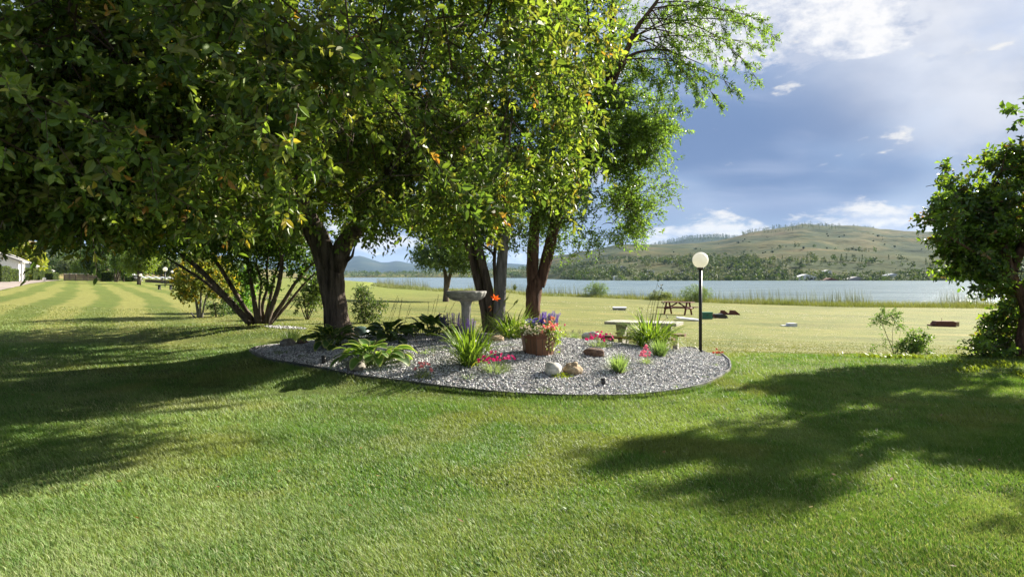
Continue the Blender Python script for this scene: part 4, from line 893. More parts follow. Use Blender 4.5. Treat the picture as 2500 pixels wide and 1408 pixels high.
shrub('rangy_shrub', 'rangy small-leaved shrub with upright sprays close to the right of the thick trunk', bS, [([(890, 790), (882, 750), (880, 705)], .02, dS), ([(895, 790), (910, 755), (935, 735)], .016, dS), ([(892, 790), (893, 750), (900, 710)], .016, dS)],
    [(*W(885, 745, dS), .42, .4, .42), (*W(884, 712, dS), .2, .25, .2), (*W(922, 742, dS), .25, .3, .14), (*W(898, 775, dS), .4, .35, .2)], 400, .07, [(.04, .075, .022), (.06, .10, .028), (.085, .13, .035)], rt, .52)
# two small shrubs left growing in the mown grass at the right
bS = GP(2172, 862, 8); dS = bS[1]
shrub('sparse_shrub', 'thin leggy shrub with leafy tips leaning left in the mown grass', bS, [([(2182, 862), (2172, 835), (2160, 808), (2150, 780)], .014, dS), ([(2182, 862), (2178, 830), (2180, 795), (2192, 770)], .008, dS), ([(2182, 862), (2165, 850), (2150, 838), (2135, 850)], .008, dS), ([(2184, 862), (2195, 830), (2200, 800)], .005, dS)],
    [(*W(2145, 785, dS), .2, .2, .16), (*W(2162, 768, dS), .2, .2, .12), (*W(2185, 772, dS), .2, .2, .12), (*W(2195, 790, dS), .14, .15, .1), (*W(2155, 830, dS), .1, .1, .07), (*W(2133, 850, dS), .08, .08, .06)], 105, .075, [(.07, .14, .03), (.10, .18, .035)], rt, .4, br=3, r0=.006, thr=.30)
bS = GP(2232, 866, 8); dS = bS[1]
shrub('rounded_shrub', 'small glossy rounded shrub regrowing in the mown grass near the lilac tree', bS, [([(2228, 868), (2226, 845), (2222, 825)], .016, dS), ([(2234, 868), (2240, 840), (2246, 818)], .012, dS)],
    [(*W(2228, 838, dS), .36, .34, .2), (*W(2246, 818, dS), .22, .22, .17), (*W(2212, 848, dS), .24, .25, .14), (*W(2262, 856, dS), .2, .2, .08)], 210, .085, [(.06, .12, .028), (.085, .155, .03), (.12, .2, .035)], rt, .45, br=4, r0=.01, thr=.32)
# shrubs at the water's edge
for (px, py, w, h, name, lab, pal) in [(1456, 722, 68, 42, 'willow_shrub', 'round green willow bush by the water, seen to the left of the table', [(.09, .14, .035), (.13, .18, .045)]), (1700, 728, 84, 44, 'willow_shrub', 'wide green willow bush by the water behind the lamp post', [(.09, .14, .035), (.13, .18, .045)]), (1612, 728, 66, 22, 'willow_shrub', 'low pale bush by the water between the two larger willows', [(.11, .14, .05), (.15, .18, .065)])]:
    d = float(shore_y((px - CX) / F * 105)) - 1.5; c = atd(px, d); rw_ = w / 2 / F * d; rh_ = h / F * d / 2
    cz = c + (0, 0, rh_ * 1.0)
    shrub(name, lab, c, [([(px, py + 5), (px - 5, py - h * .5)], .07, d), ([(px, py + 5), (px + 12, py - h * .4)], .06, d)], [(*cz, rw_ * .72, rw_ * .6, rh_ * .95), (*(cz + (rw_ * .35, 0, -rh_ * .15)), rw_ * .6, rw_ * .5, rh_ * .75), (*(cz - (rw_ * .4, 0, rh_ * .2)), rw_ * .55, rw_ * .5, rh_ * .7)], 900, .17, pal, rt, .3, thr=.38, br=4, six=False, leafm=M_fine, sl=(.3, .6), shell=.42, cat='bush')

# ------------------------------------------------------------------ garden plants
rp = np.random.default_rng(77)
def ribbon(mb, B, az_, L, e0, droop, w, col, seg=6, mat=0, keel=.15, tipw=.08, tip_col=None, mid=.35):
    n = len(B); p = np.array(B, float); L = np.broadcast_to(L, (n,)); w = np.broadcast_to(w, (n,))
    H = np.stack([np.cos(az_), np.sin(az_), 0 * az_], -1); S = np.stack([-np.sin(az_), np.cos(az_), 0 * az_], -1)
    rows = []; cols = []
    for k in range(seg + 1):
        t = k / seg; e = e0 - droop * t ** 1.4
        dv = H * np.cos(e)[:, None] + np.array([0, 0, 1]) * np.sin(e)[:, None]
        nv = -H * np.sin(e)[:, None] + np.array([0, 0, 1]) * np.cos(e)[:, None]
        ww = (w * (.55 + .45 * min(1, t / mid)) * (1 if t < .55 else max(tipw, 1 - ((t - .55) / .45) ** 1.6)))[:, None] / 2
        rows.append(np.stack([p - S * ww + nv * ww * keel * 2, p, p + S * ww + nv * ww * keel * 2], 1))
        c = col if tip_col is None else col * (1 - max(0, t - .7) / .3) + np.asarray(tip_col) * (max(0, t - .7) / .3)
        cols.append(np.repeat(c[:, None], 3, 1))
        p = p + dv * (L / seg)[:, None]
    V = np.stack(rows, 1).reshape(-1, 3); C = np.stack(cols, 1).reshape(-1, 3); m = 3 * (seg + 1)
    f = np.concatenate([[(3 * k, 3 * k + 1, 3 * k + 4, 3 * k + 3), (3 * k + 1, 3 * k + 2, 3 * k + 5, 3 * k + 4)] for k in range(seg)])
    mb.add(V, (f[None] + m * np.arange(n)[:, None, None]).reshape(-1, 4), mat, C)
    return p
def pick(pal, n, v=.25): pal = np.asarray(pal, float); return pal[rp.integers(0, len(pal), n)] * (1 - v + 2 * v * rp.random((n, 1)))
G_LILY = [(.10, .17, .025), (.14, .22, .03), (.19, .27, .04), (.08, .14, .025)]
def ring(c, r, n):
    th = rp.uniform(0, 6.283, n); q = r * np.sqrt(rp.random(n))
    x = c[0] + q * np.cos(th); y = c[1] + q * np.sin(th)
    return np.c_[x, y, gz(x, y) - .01], th + rp.normal(0, .5, n)
def lily_clump(name, label, c, n, h, w=.02, r=.10, droop=1.5, up=1.25, pal=G_LILY, low=.12, cat='plant', group=None):
    root = thing(name, label, cat, c, group); mb = MB()
    B, a = ring(c, r, n); k = rp.random(n)
    L = h * rp.uniform(.75, 1.35, n)
    ribbon(mb, B, a, L, np.clip(up + rp.normal(0, .22, n), .5, 1.5), droop * (.35 + 1.1 * k) , w * rp.uniform(.7, 1.25, n), pick(pal, n), 7)
    m = int(n * low); B, a = ring(c, r, m)
    ribbon(mb, B, a, h * rp.uniform(.6, 1., m), np.full(m, .65), np.full(m, 1.1), np.full(m, w), pick([(.28, .28, .06), (.22, .26, .05)], m), 6)
    mb.build('foliage', M_leaf, root); return root
def stalk(root, pts, r=.005, col=(.10, .13, .04), buds=(), name='flower_stalk'):
    mb = MB(); P = np.array(pts, float); n = 10; t = np.linspace(0, len(P) - 1, n); Q = np.stack([np.interp(t, np.arange(len(P)), P[:, k]) for k in range(3)], -1)
    Q[1:-1] = (Q[:-2] + 2 * Q[1:-1] + Q[2:]) / 4
    mb.tube(Q, np.linspace(r, r * .6, n), 6, 0, col)
    for (p, dv, ln, rr, c) in buds:
        dv = nrmz(np.asarray(dv, float)); p = np.asarray(p, float)
        mb.tube([p, p + dv * ln * .3, p + dv * ln * .7, p + dv * ln], [rr * .4, rr, rr * .8, rr * .15], 6, 0, c)
    return mb.build(name, M_leaf, root)
def petals(mb, c, ax, n, L, w, open_, col, col2=None, curl=.5, mat=0):
    ax = nrmz(np.asarray(ax, float)); u = nrmz(np.cross(ax, [0.3, .2, .93])); v = np.cross(ax, u)
    th = np.arange(n) / n * 6.283 + rp.uniform(0, 6); rad = np.cos(th)[:, None] * u + np.sin(th)[:, None] * v
    D = rad * math.sin(open_) + ax * math.cos(open_)
    cc = np.tile(np.asarray(col, float), (n, 1)) * (.85 + .3 * rp.random((n, 1)))
    leaves(mb, np.tile(c, (n, 1)), D, np.tile(ax, (n, 1)) + rad * -.2, L, w, cc, curl, True, mat)
def flower_mesh(n, L, w, open_, col, eye=None):
    mb = MB(); petals(mb, np.zeros(3), (0, 0, 1), n, L, w, open_, col)
    if eye is not None: mb.box((0, 0, .002), (L * .3, L * .3, .006), 0, .4, eye)
    return mb
def put_flowers(root, proto_mb, pts, dirs, scale=(.8, 1.25), name='flower', mat=None):
    o0 = None
    for p, dv in zip(pts, dirs):
        if o0 is None: o = o0 = proto_mb.build(name, mat or M_petal); o.parent = root
        else: o = o0.copy(); COL.objects.link(o); o.parent = root
        o.location = np.asarray(p) - np.array(root.location)
        o.rotation_mode = 'QUATERNION'; q = Vector(dv).to_track_quat('Z', 'Y'); o.rotation_quaternion = q
        s = rp.uniform(*scale); o.scale = (s, s, s)
def hosta(label, c, n, size, tilt=.0, pal=((.06, .12, .025), (.085, .155, .03), (.10, .18, .035)), edge=(.42, .45, .16), ew=.22, seeds=0):
    root = thing('hosta', label, 'plant', c); mb = MB()
    for i in range(n):
        f = (i + .5) / n; a = i * 2.39996 + rp.normal(0, .15); e0 = 1.42 - 1.12 * f + rp.normal(0, .12); pl = size * (.85 + .12 * f) * rp.uniform(.85, 1.15)
        H = np.array([math.cos(a), math.sin(a), 0]); S = np.array([-math.sin(a), math.cos(a), 0])
        p = np.array([c[0] + .06 * rp.normal() + H[0] * .04, c[1] + .06 * rp.normal() + H[1] * .04, c[2]])
        q = p + H * pl * .9 * math.cos(e0) + np.array([0, 0, pl * .95 * math.sin(e0) + .03])
        mb.tube([p, (p + q) / 2 + (0, 0, .02), q], [.007, .006, .005], 5, 0, (.14, .2, .05), cap=False)
        L = size * rp.uniform(.85, 1.2) * (.75 + .35 * f); Wd = L * rp.uniform(.46, .58); ns = 7; rows = []; cs = []
        base = pick(pal, 1, .15)[0]; ed = np.array(edge) * rp.uniform(.85, 1.15); ps = q.copy(); roll = rp.normal(0, .25)
        for k in range(ns + 1):
            t = k / ns; e = e0 * .55 - (.6 + .95 * f) * t - tilt
            dv = H * math.cos(e) + np.array([0, 0, math.sin(e)]); nv = -H * math.sin(e) + np.array([0, 0, math.cos(e)])
            Sr = S * math.cos(roll) + nv * math.sin(roll)
            hw = Wd / 2 * max(.03, (math.sin(math.pi * min(1, (t * .93 + .03)) ** .8)) ** .75)
            for x in (-1, -.62, 0, .62, 1):
                rows.append(ps + Sr * hw * x + nv * (abs(x) * .20 * hw + .03 * hw * math.sin(k * 2.2 + x * 3)))
                cs.append(ed if abs(x) == 1 or t > .95 else base * (1.12 if x == 0 else 1))
            ps = ps + dv * L / ns
        V = np.array(rows); C = np.array(cs)
        fq = [(5 * k + j, 5 * k + j + 1, 5 * k + j + 6, 5 * k + j + 5) for k in range(ns) for j in range(4)]
        mb.add(V, np.array(fq), 0, C)
    mb.build('foliage', M_leaf, root, True)
    for i in range(seeds):
        b = c + np.array([rp.normal(0, .1), rp.normal(0, .1), .1]); dv = np.array([rp.normal(.22, .18), rp.normal(0, .15), 1]); ln = size * rp.uniform(1.7, 2.5); e = b + dv * ln
        stalk(root, [b, b + dv * ln * .6, e], .003, (.12, .12, .05), [(e - dv * ln * .05 * k, (rp.normal(), rp.normal(), .5), .02, .006, (.05, .05, .035)) for k in range(6)])
    return root
def tuft(name, label, c, n, h, w, pal, r=.06, up=1.1, droop=.5, cat='plant'):
    root = thing(name, label, cat, c); mb = MB(); B, a = ring(c, r, n)
    ribbon(mb, B, a, h * rp.uniform(.6, 1.2, n), up + rp.normal(0, .25, n), np.full(n, droop), np.full(n, w), pick(pal, n), 3)
    mb.build('foliage', M_fine, root); return root
SILV = [(.16, .21, .11), (.20, .26, .14), (.12, .17, .08)]
def dianthus(label, c, n, rad, h, col, nb=220, stemy=1.0, name='dianthus'):
    root = thing(name, label, 'flowering plant', c); mb = MB(); B, a = ring(c, rad * .55, nb)
    ribbon(mb, B, a, h * rp.uniform(.5, 1.0, nb), .85 + rp.normal(0, .3, nb), np.full(nb, .5), np.full(nb, .006), pick(SILV, nb), 3)
    mb.build('foliage', M_fine, root)
    th = rp.uniform(0, 6.283, n); q = rad * np.sqrt(rp.random(n)); pts = np.c_[c[0] + q * np.cos(th), c[1] + q * np.sin(th), c[2] + h * (.75 + .5 * rp.random(n)) * (1 - .35 * (q / rad) ** 2)]
    dirs = np.c_[np.cos(th) * .5 * q / rad, np.sin(th) * .5 * q / rad - .55, np.full(n, .7)] + rp.normal(0, .25, (n, 3))
    put_flowers(root, flower_mesh(5, .026, .026, 1.2, col), pts, dirs); return root
def spikes(root, pts, dirs, h, col, name='flower_spike', nf=38):
    mb = MB(); k = np.arange(nf); th = k * 2.4; z = .25 * h + .75 * h * k / nf; r = .010 * (1 - .6 * k / nf)
    P = np.c_[np.cos(th) * r * .4, np.sin(th) * r * .4, z]; D = np.c_[np.cos(th), np.sin(th), np.full(nf, .5)]
    leaves(mb, P, D, np.tile([0, 0, 1.], (nf, 1)), .024, .016, pick([col], nf, .35), .3, False)
    mb.tube([(0, 0, 0), (0, 0, h * .5), (0, 0, h)], [.003, .0025, .001], 4, 0, (.08, .09, .05)); put_flowers(root, mb, pts, dirs, (.75, 1.15), name)
def salvia(label, c, n, h, col, r=.12, name='salvia'):
    root = thing(name, label, 'flowering plant', c); mb = MB(); P = np.array(c) + rp.normal(0, 1, (90, 3)) * (r * .6, r * .6, .05) + (0, 0, h * .3)
    shoots(mb, P, rp.normal(0, .5, P.shape) + (0, 0, .6), rp, 6, .1, .05, .4, [(.06, .11, .04), (.09, .14, .05)], None, None, True, .4, .5, False)
    mb.build('foliage', [M_leaf, M_twig], root)
    pts = np.array(c) + np.c_[rp.normal(0, r * .7, n), rp.normal(0, r * .5, n), np.full(n, h * .35)]
    spikes(root, pts, np.c_[(pts[:, 0] - c[0]) * 1.2, (pts[:, 1] - c[1]), np.full(n, .8)] , h * .65, col); return root
# hostas
hosta('large sunlit hosta with cream leaf margins spilling over a dark stone', GP(908, 897), 50, .31, pal=[(.06, .125, .025), (.085, .165, .03), (.11, .2, .035)], edge=(.36, .40, .18))
hosta('broad shaded hosta with pale leaf margins in front of the thick trunk', atd(806, 12.4), 50, .31, pal=[(.045, .095, .022), (.06, .12, .028)])
hosta('dark hosta with wiry seed stalks just right of the thick trunk', atd(950, 12.7), 46, .30, pal=[(.045, .09, .025), (.06, .11, .03)], edge=(.09, .14, .05), seeds=9)
hosta('upright dark hosta at the back rim of the bed, left of the bird bath', atd(1056, 13.5), 30, .30, -.35, [(.04, .085, .022), (.055, .105, .028), (.09, .15, .04)], (.06, .11, .03), seeds=5)
hosta('low dark hosta close to the back rim between the trunk and the bird bath', atd(1016, 13.6), 18, .22, .1, [(.03, .065, .02)], (.05, .09, .03))
# daylilies
c = GP(1146, 897); dl = lily_clump('daylily', 'big arching daylily clump with one open orange flower in front of the bird bath', c, 150, .66, .023, .13, 1.3, 1.26)
dd_ = c[1]
def wp(px, py, e=0): return W(px, py, dd_ + e)
stalk(dl, [wp(1155, 880), wp(1165, 820), wp(1190, 770), wp(1208, 735)], .005, (.10, .12, .04), [(wp(1195, 760), (.5, 0, .6), .06, .009, (.35, .18, .08)), (wp(1200, 750), (-.5, 0, .8), .05, .007, (.2, .2, .06))])
mb = MB(); petals(mb, wp(1208, 732), (.25, -.6, .75), 6, .095, .04, .75, (.80, .16, .018), None, .9); mb.build('flower', M_petal, dl)
mb = MB(); petals(mb, wp(1192, 752), (.4, -.5, .4), 5, .06, .02, .35, (.45, .20, .09), None, -.3); mb.build('flower', M_petal, dl)
for a_, b_ in (((1165, 870), (1252, 705)), ((1170, 865), (1258, 742)), ((1160, 870), (1232, 735))):
    e = wp(*b_, .3); stalk(dl, [wp(*a_), wp((a_[0] * .55 + b_[0] * .45), a_[1] * .5 + b_[1] * .5 - 12, .1), e], .0045, (.12, .14, .04), [(e + rp.normal(0, .012, 3), (.6, rp.normal(0, .3), .8), .075, .008, (.20, .23, .06)) for _ in range(5)])
c = atd(1250, 13.3); lily_clump('daylily', 'broad daylily clump without flowers between the grey stems and the planter', c, 190, .60, .021, .22, 1.6, 1.2)
c = atd(1590, 13.5); dl = lily_clump('daylily', 'round daylily clump with tall bare seed stalks in front of the concrete table', c, 260, .72, .024, .22, 2.0, 1.2, low=.2)
dd_ = c[1]
for a_, m_, b_ in (((1585, 820), (1590, 750), (1607, 685)), ((1588, 820), (1597, 740), (1614, 700)), ((1582, 820), (1578, 760), (1597, 712)), ((1592, 820), (1605, 750), (1617, 705)), ((1596, 825), (1612, 770), (1619, 740)), ((1578, 825), (1565, 775), (1568, 752)), ((1600, 825), (1617, 785), (1630, 775)), ((1590, 820), (1600, 770), (1608, 728))):
    e = wp(*b_, rp.normal(0, .1)); stalk(dl, [wp(*a_), wp(*m_), e], .0045, (.07, .075, .03), [(e + rp.normal(0, .015, 3), (rp.normal(.2, .6), rp.normal(), .8), .04, .009, (.10, .11, .04)) for _ in range(4)])
tuft('grass_clump', 'dark fine-leaved grass clump in the shade at the left end of the bed', GP(708, 835), 220, .30, .008, [(.035, .06, .02), (.05, .08, .025)], .16, 1.2, .7)
lily_clump('lily_sprig', 'short broad-leaved sprig just right of the big daylily', GP(1190, 862), 14, .30, .02, .03, .8, 1.35)
# purple salvias, pink dianthus, low things
c = atd(1108, 12.7); salvia('purple salvia beside the foot of the bird bath', c, 30, .50, (.13, .08, .40), .15)
c = atd(1146, 12.1); salvia('short deep purple salvia directly in front of the bird bath pedestal', c, 18, .44, (.17, .08, .46), .08)
MAG = (.62, .03, .20); PNK = (.72, .25, .32)
dianthus('magenta dianthus cushion right of the orange-flowered daylily', GP(1212, 912), 36, .27, .27, MAG, 300)
dianthus('magenta dianthus behind the dark brown stone', GP(1464, 850), 40, .26, .25, MAG, 300)
dianthus('small upright pink dianthus with few flowers in the open gravel at right', GP(1577, 892), 20, .09, .26, (.70, .20, .30), 90)
dianthus('pale pink spikes at the foot of the concrete table', GP(1512, 834), 12, .10, .20, PNK, 60, name='pink_flower')
dianthus('wispy coral flowered sprig at the front left of the gravel', GP(1032, 925), 18, .14, .20, (.62, .22, .22), 110, name='coral_flower')
dianthus('orange-red tinged low plant on the far right rim of the bed', GP(1752, 872), 12, .10, .13, (.50, .13, .07), 120, name='coral_flower')
tuft('lavender', 'feathery pale green lavender tuft with bare soil round its base', GP(1510, 913), 420, .30, .007, [(.15, .22, .08), (.19, .27, .10), (.24, .32, .13)], .06, 1.15, .35)
tuft('lavender', 'feathery green lavender tuft below the right-hand daylily', GP(1610, 873), 420, .32, .007, [(.13, .20, .07), (.17, .24, .09)], .07, 1.15, .35)
c = GP(1402, 828); r_ = tuft('lavender', 'wispy lavender with dark flower heads at the back right of the planter', c, 160, .26, .005, SILV, .08, 1.1, .3)
pts = np.array(c) + np.c_[rp.normal(.05, .14, 14), rp.normal(0, .08, 14), np.full(14, .18)]; spikes(r_, pts, np.c_[rp.normal(0, .3, 14), rp.normal(0, .2, 14), np.ones(14)], .16, (.05, .03, .09), nf=10)
for px, py, s, lab in ((1044, 866, .15, 'silvery wisp of ground plant in the open gravel left of the big daylily'), (1146, 928, .12, 'thin silver sprig in the gravel near the front edging'), (686, 868, .14, 'silvery sprawling plant in the shaded left gravel'), (1000, 930, .08, 'tiny grey sprig by the front edging'), (1330, 958, .10, 'tiny pale sprig at the front edging below the white stone'), (1520, 962, .08, 'tiny pale sprig at the front edging right of the black light'), (1655, 951, .08, 'tiny pale sprig by the right-hand edging'), (1745, 895, .09, 'low pale sprig near the right end of the gravel'), (640, 852, .13, 'grey tuft on the left tip of the bed')):
    tuft('silver_sprig', lab, GP(px, py), int(60 + 300 * s), s, .006, SILV, s * .6, .8, .5)
def cushion(name, label, c, rx, ry, h, n, pal, L=.022):
    root = thing(name, label, 'plant', c); mb = MB(); th = rp.uniform(0, 6.283, n); q = np.sqrt(rp.random(n)); x = c[0] + rx * q * np.cos(th) * (1 + .2 * np.sin(3 * th)); y = c[1] + ry * q * np.sin(th)
    P = np.c_[x, y, gz(x, y) + h * rp.random(n) * (1 - q ** 2) + .008]
    leaves(mb, P, np.c_[rp.normal(0, 1, n), rp.normal(0, 1, n), rp.uniform(.1, 1, n)], np.tile([0, 0, 1.], (n, 1)) + rp.normal(0, .4, (n, 3)), L, L * .55, pick(pal, n), .3, False); mb.build('foliage', M_fine, root); return root
cushion('sedum', 'acid yellow sedum mat at the foot of the white stone', GP(1368, 923), .22, .15, .07, 900, [(.32, .38, .02), (.42, .46, .03), (.25, .32, .02)])
cushion('sedum', 'small flat green sedum in the open gravel at the right', GP(1724, 926), .13, .08, .03, 200, [(.14, .22, .03), (.10, .16, .03)])
cushion('sedum', 'small olive sedum in the shaded gravel behind the left edging', GP(735, 876), .16, .09, .06, 260, [(.06, .10, .025), (.08, .11, .03)])
cushion('sedum', 'olive green mat below the coral flowered sprig', GP(1036, 930), .16, .08, .09, 380, [(.12, .17, .03), (.18, .22, .04)])
cushion('red_plant', 'dark red low plant left of the shaded stone', GP(688, 846), .15, .09, .05, 240, [(.09, .02, .02), (.06, .02, .018)])
for px, py, s, lab in ((1510, 915, .20, 'patch of bare brown soil round the front lavender tuft'), (1625, 875, .15, 'patch of bare brown soil under the lavender below the daylily')):
    c = GP(px, py); mb = MB(); th = np.linspace(0, 6.283, 25)[:-1]; rr = s * (.8 + .4 * rp.random(24)); x = c[0] + rr * np.cos(th); y = c[1] + rr * .6 * np.sin(th)
    x2 = c[0] + rr * .5 * np.cos(th); y2 = c[1] + rr * .3 * np.sin(th)
    V = np.r_[np.c_[x, y, gz(x, y) + .008], np.c_[x2, y2, gz(x2, y2) + .034], [[c[0], c[1], c[2] + .04]]]; i = np.arange(24); j = (i + 1) % 24
    mb.add(V, [np.c_[i, j, j + 24, i + 24], np.c_[i + 24, j + 24, np.full(24, 48)]]); tag(mb.build('soil', M_soil, None, True), lab, 'soil', kind='stuff')
# stones
def stone_mat(name, c1, c2, c3, s=9):
    m, g = new_mat(name); tc = g.n('ShaderNodeTexCoord').outputs['Object']
    a = g.noise(g.mapv(tc, (1, 1, 2.2), rot=(.4, .3, 0)), s, 7, .65, .8); c = g.ramp(a, [(.3, c1), (.52, c2), (.72, c3)])
    p = g.n('ShaderNodeBsdfPrincipled', {'Base Color': c, 'Roughness': .85, 'Specular IOR Level': .25})
    g.put(p.inputs['Normal'], g.n('ShaderNodeBump', {'Height': g.noise(tc, s * 3, 7, .7), 'Strength': .7, 'Distance': .02}).outputs[0]); g.put(g.out.inputs[0], p.outputs[0]); return m
S_WHITE = stone_mat('white_stone', (.28, .27, .24), (.48, .46, .41), (.62, .60, .55)); S_TAN = stone_mat('tan_stone', (.16, .12, .08), (.34, .25, .15), (.46, .38, .28)); S_BRN = stone_mat('brown_stone', (.05, .032, .025), (.12, .075, .055), (.22, .14, .09)); S_GREY = stone_mat('grey_stone', (.10, .09, .08), (.2, .18, .15), (.32, .29, .24))
def rock(label, px, py, w, h, dpt, mat, seed, sharp=.28, rot=0.):
    c = GP(px, py); k = c[1] / F; w, h, dpt = w * k, h * k, dpt
    nu, nv = 26, 16; th = np.arange(nu) / nu * 6.283; ph = np.linspace(-1.35, 1.5708, nv); T, Pp = np.meshgrid(th, ph)
    u = np.c_[(np.cos(Pp) * np.cos(T)).ravel(), (np.cos(Pp) * np.sin(T)).ravel(), np.sin(Pp).ravel()]
    r = 1 + sharp * 2 * (vn3(u * 1.0 + seed * 3.3, 1.1) - .5) + sharp * (vn3(u + seed * 7.1, 2.6) - .5) + .05 * (vn3(u + seed, 7) - .5)
    v = u * r[:, None]; v = np.sign(v) * np.abs(v) ** .9 * (w / 2, dpt / 2, h * .62); cr, sr = math.cos(rot), math.sin(rot)
    v = v @ np.array([[cr, sr, 0], [-sr, cr, 0], [0, 0, 1]]); v[:, 2] += h * .36
    i = np.arange(nu); j = (i + 1) % nu
    o = MB().add(v, [np.concatenate([np.c_[q * nu + i, q * nu + j, (q + 1) * nu + j, (q + 1) * nu + i] for q in range(nv - 1)]), np.array([i[::-1]])]).build('rock', mat, None, True)
    o.location = c; return tag(o, label, 'rock')
rock('rounded white stone beside the yellow sedum', 1351, 916, 44, 34, .26, S_WHITE, 3, .2)
rock('pointed tan and white stone right of the rounded white one', 1399, 916, 40, 33, .22, S_TAN, 8, .5)
rock('dark brown flat-topped stone in front of the magenta dianthus', 1449, 872, 52, 23, .26, S_BRN, 5, .3)
rock('smooth pale grey stone at the back of the gravel near the table', 1442, 831, 44, 22, .3, S_WHITE, 12, .2)
rock('small tan stone beside the pale grey one near the table', 1478, 830, 22, 12, .18, S_TAN, 4, .3)
rock('pale yellowish stone under the flowerless daylily', 1213, 836, 34, 18, .22, S_TAN, 7, .3)
rock('mossy grey stone in the shade at the left of the bed', 702, 848, 34, 22, .26, S_GREY, 10, .25)
rock('brown stone between the shaded stone and the shaded hosta', 738, 842, 26, 16, .24, S_BRN, 2, .3)
rock('big dark stone half hidden under the sunlit hosta', 872, 904, 50, 24, .4, S_GREY, 14, .25)
rock('low grey stone under the right-hand daylily', 1570, 849, 24, 12, .2, S_GREY, 15, .3)
# bird bath
c = on(-.835 * 1.0, 12.45); c = np.array([(1138 - CX) / F * 12.45, 12.45, float(gz((1138 - CX) / F * 12.45, 12.45))]); rim = EYE - (711 - HZ) / F * 12.45; hB = rim - c[2]
root = thing('bird_bath', 'grey stone bird bath with scalloped bowl on a fluted pedestal', 'bird bath', c)
fl = lambda th, k: 1 + .045 * np.abs(np.sin(th * 7)) * (1 if 1 <= k <= 6 else 0)
MB().lathe([(.12, hB - .175), (.20, hB - .168), (.275, hB - .14), (.325, hB - .09), (.348, hB - .035), (.355, hB), (.335, hB + .006), (.29, hB - .02), (.20, hB - .05), (.05, hB - .06)], 70, 0, c, fl).build('bowl', M_bath, root, True)
ff = lambda th, k: 1 - .06 * np.abs(np.cos(th * 6)) * (1 if 2 <= k <= 7 else 0)
MB().lathe([(.19, -.03), (.19, .05), (.145, .07), (.10, .12), (.088, .25), (.083, .45), (.088, hB - .26), (.10, hB - .21), (.118, hB - .182), (.118, hB - .165)], 48, 0, c, ff).build('pedestal', M_bath, root, True)
# planter tub with mixed flowers
c = GP(1316, 873); c[1] += .22; c[2] = float(gz(c[0], c[1])); pc = c; rotp = .22
root = thing('planter', 'stained wooden tub planter with upright staves, full of flowers', 'planter', c)
def octo(r, z, n=8): th = np.arange(n) / n * 6.283 + math.pi / 8 + rotp; return np.c_[c[0] + r * np.cos(th), c[1] + r * np.sin(th), np.full(n, c[2] + z)]
def shell(r0, r1, z0, z1, th_, n=8):
    mb = MB(); V = np.r_[octo(r0, z0, n), octo(r1, z1, n), octo(r1 - th_, z1, n), octo(r0 - th_, z0 + .03, n)]; i = np.arange(n); j = (i + 1) % n
    return mb.add(V, [np.concatenate([np.c_[k * n + i, k * n + j, (k + 1) * n + j, (k + 1) * n + i] for k in range(3)]), np.array([i + 3 * n])])
sm = shell(.245, .295, -.02, .37, .03)
for k in range(16):     # the gaps between the staves
    th = k / 16 * 6.283 + math.pi / 8 + rotp; q = np.cos(math.pi / 8) if k % 2 else 1.
    sm.tube([c + np.array([math.cos(th) * .246 * q, math.sin(th) * .246 * q, 0.0]), c + np.array([math.cos(th) * .292 * q, math.sin(th) * .292 * q, .36])], [.004, .004], 5, 1)
sm.build('tub', [M_wood, M_black], root); shell(.284, .301, .275, .335, .028).build('band', M_bandm, root)
MB().lathe([(.26, .30), (.25, .34), (.1, .36)], 16, 0, c).build('soil', M_soil, root)
top = c + (0, 0, .37)
def heap(name, label, off, r, n, pal, L, wr=.6, sl=(.05, .14), cat='flowering plant', dirv=(0, 0, .5), nl=6):
    q = top + np.array(off); rt_ = thing(name, label, cat, q); mb = MB(); P = q + rp.normal(0, 1, (n, 3)) * np.array(r)
    shoots(mb, P, rp.normal(0, .6, P.shape) + np.array(dirv), rp, nl, rp.uniform(*sl, n), L, wr, pal, None, None, True, .4, .5, False); mb.build('foliage', [M_leaf, M_twig], rt_); return rt_, q
GL = [(.10, .17, .04), (.14, .22, .05), (.2, .28, .07)]
r_, q = heap('bacopa', 'white flowered trailing plant spilling over the front rim of the planter', (-.08, -.22, .03), (.12, .04, .035), 60, [(.12, .17, .06), (.2, .25, .10)], .03)
n = 100; pts = q + rp.normal(0, 1, (n, 3)) * (.13, .04, .05) + (0, -.06, .02); put_flowers(r_, flower_mesh(5, .016, .016, 1.2, (.72, .70, .52)), pts, rp.normal(0, .4, (n, 3)) + (0, -.8, .6))
for k in range(3):
    mb = MB(); a = q + (.20 + .05 * k, -.02 + .03 * k, 0); pts_ = [a, a + (.02, -.06, -.06), a + (.02, -.055, -.16 - .05 * k), a + (-.01, -.05, -.25 - .03 * k)]
    mb.tube(pts_, [.003] * 4, 5, 0, (.10, .13, .04)); P = np.concatenate([np.linspace(pts_[i], pts_[i + 1], 5) for i in range(3)]); P = P + rp.normal(0, .01, P.shape)
    leaves(mb, P, rp.normal(0, 1, P.shape) + (0, -.5, -.3), np.tile([0, -1., .5], (len(P), 1)), .035, .026, pick([(.14, .2, .05), (.5, .5, .32)], len(P)), .3); mb.build('trailing_stem', M_leaf, r_)
r_, q = heap('ageratum', 'blue violet flower cluster at the centre back of the planter', (-.02, .05, .08), (.08, .06, .03), 30, GL, .05)
n = 80; pts = q + rp.normal(0, 1, (n, 3)) * (.08, .06, .03) + (0, -.03, .085); put_flowers(r_, flower_mesh(7, .022, .010, 1.0, (.17, .13, .62)), pts, rp.normal(0, .35, (n, 3)) + (0, -.5, .8))
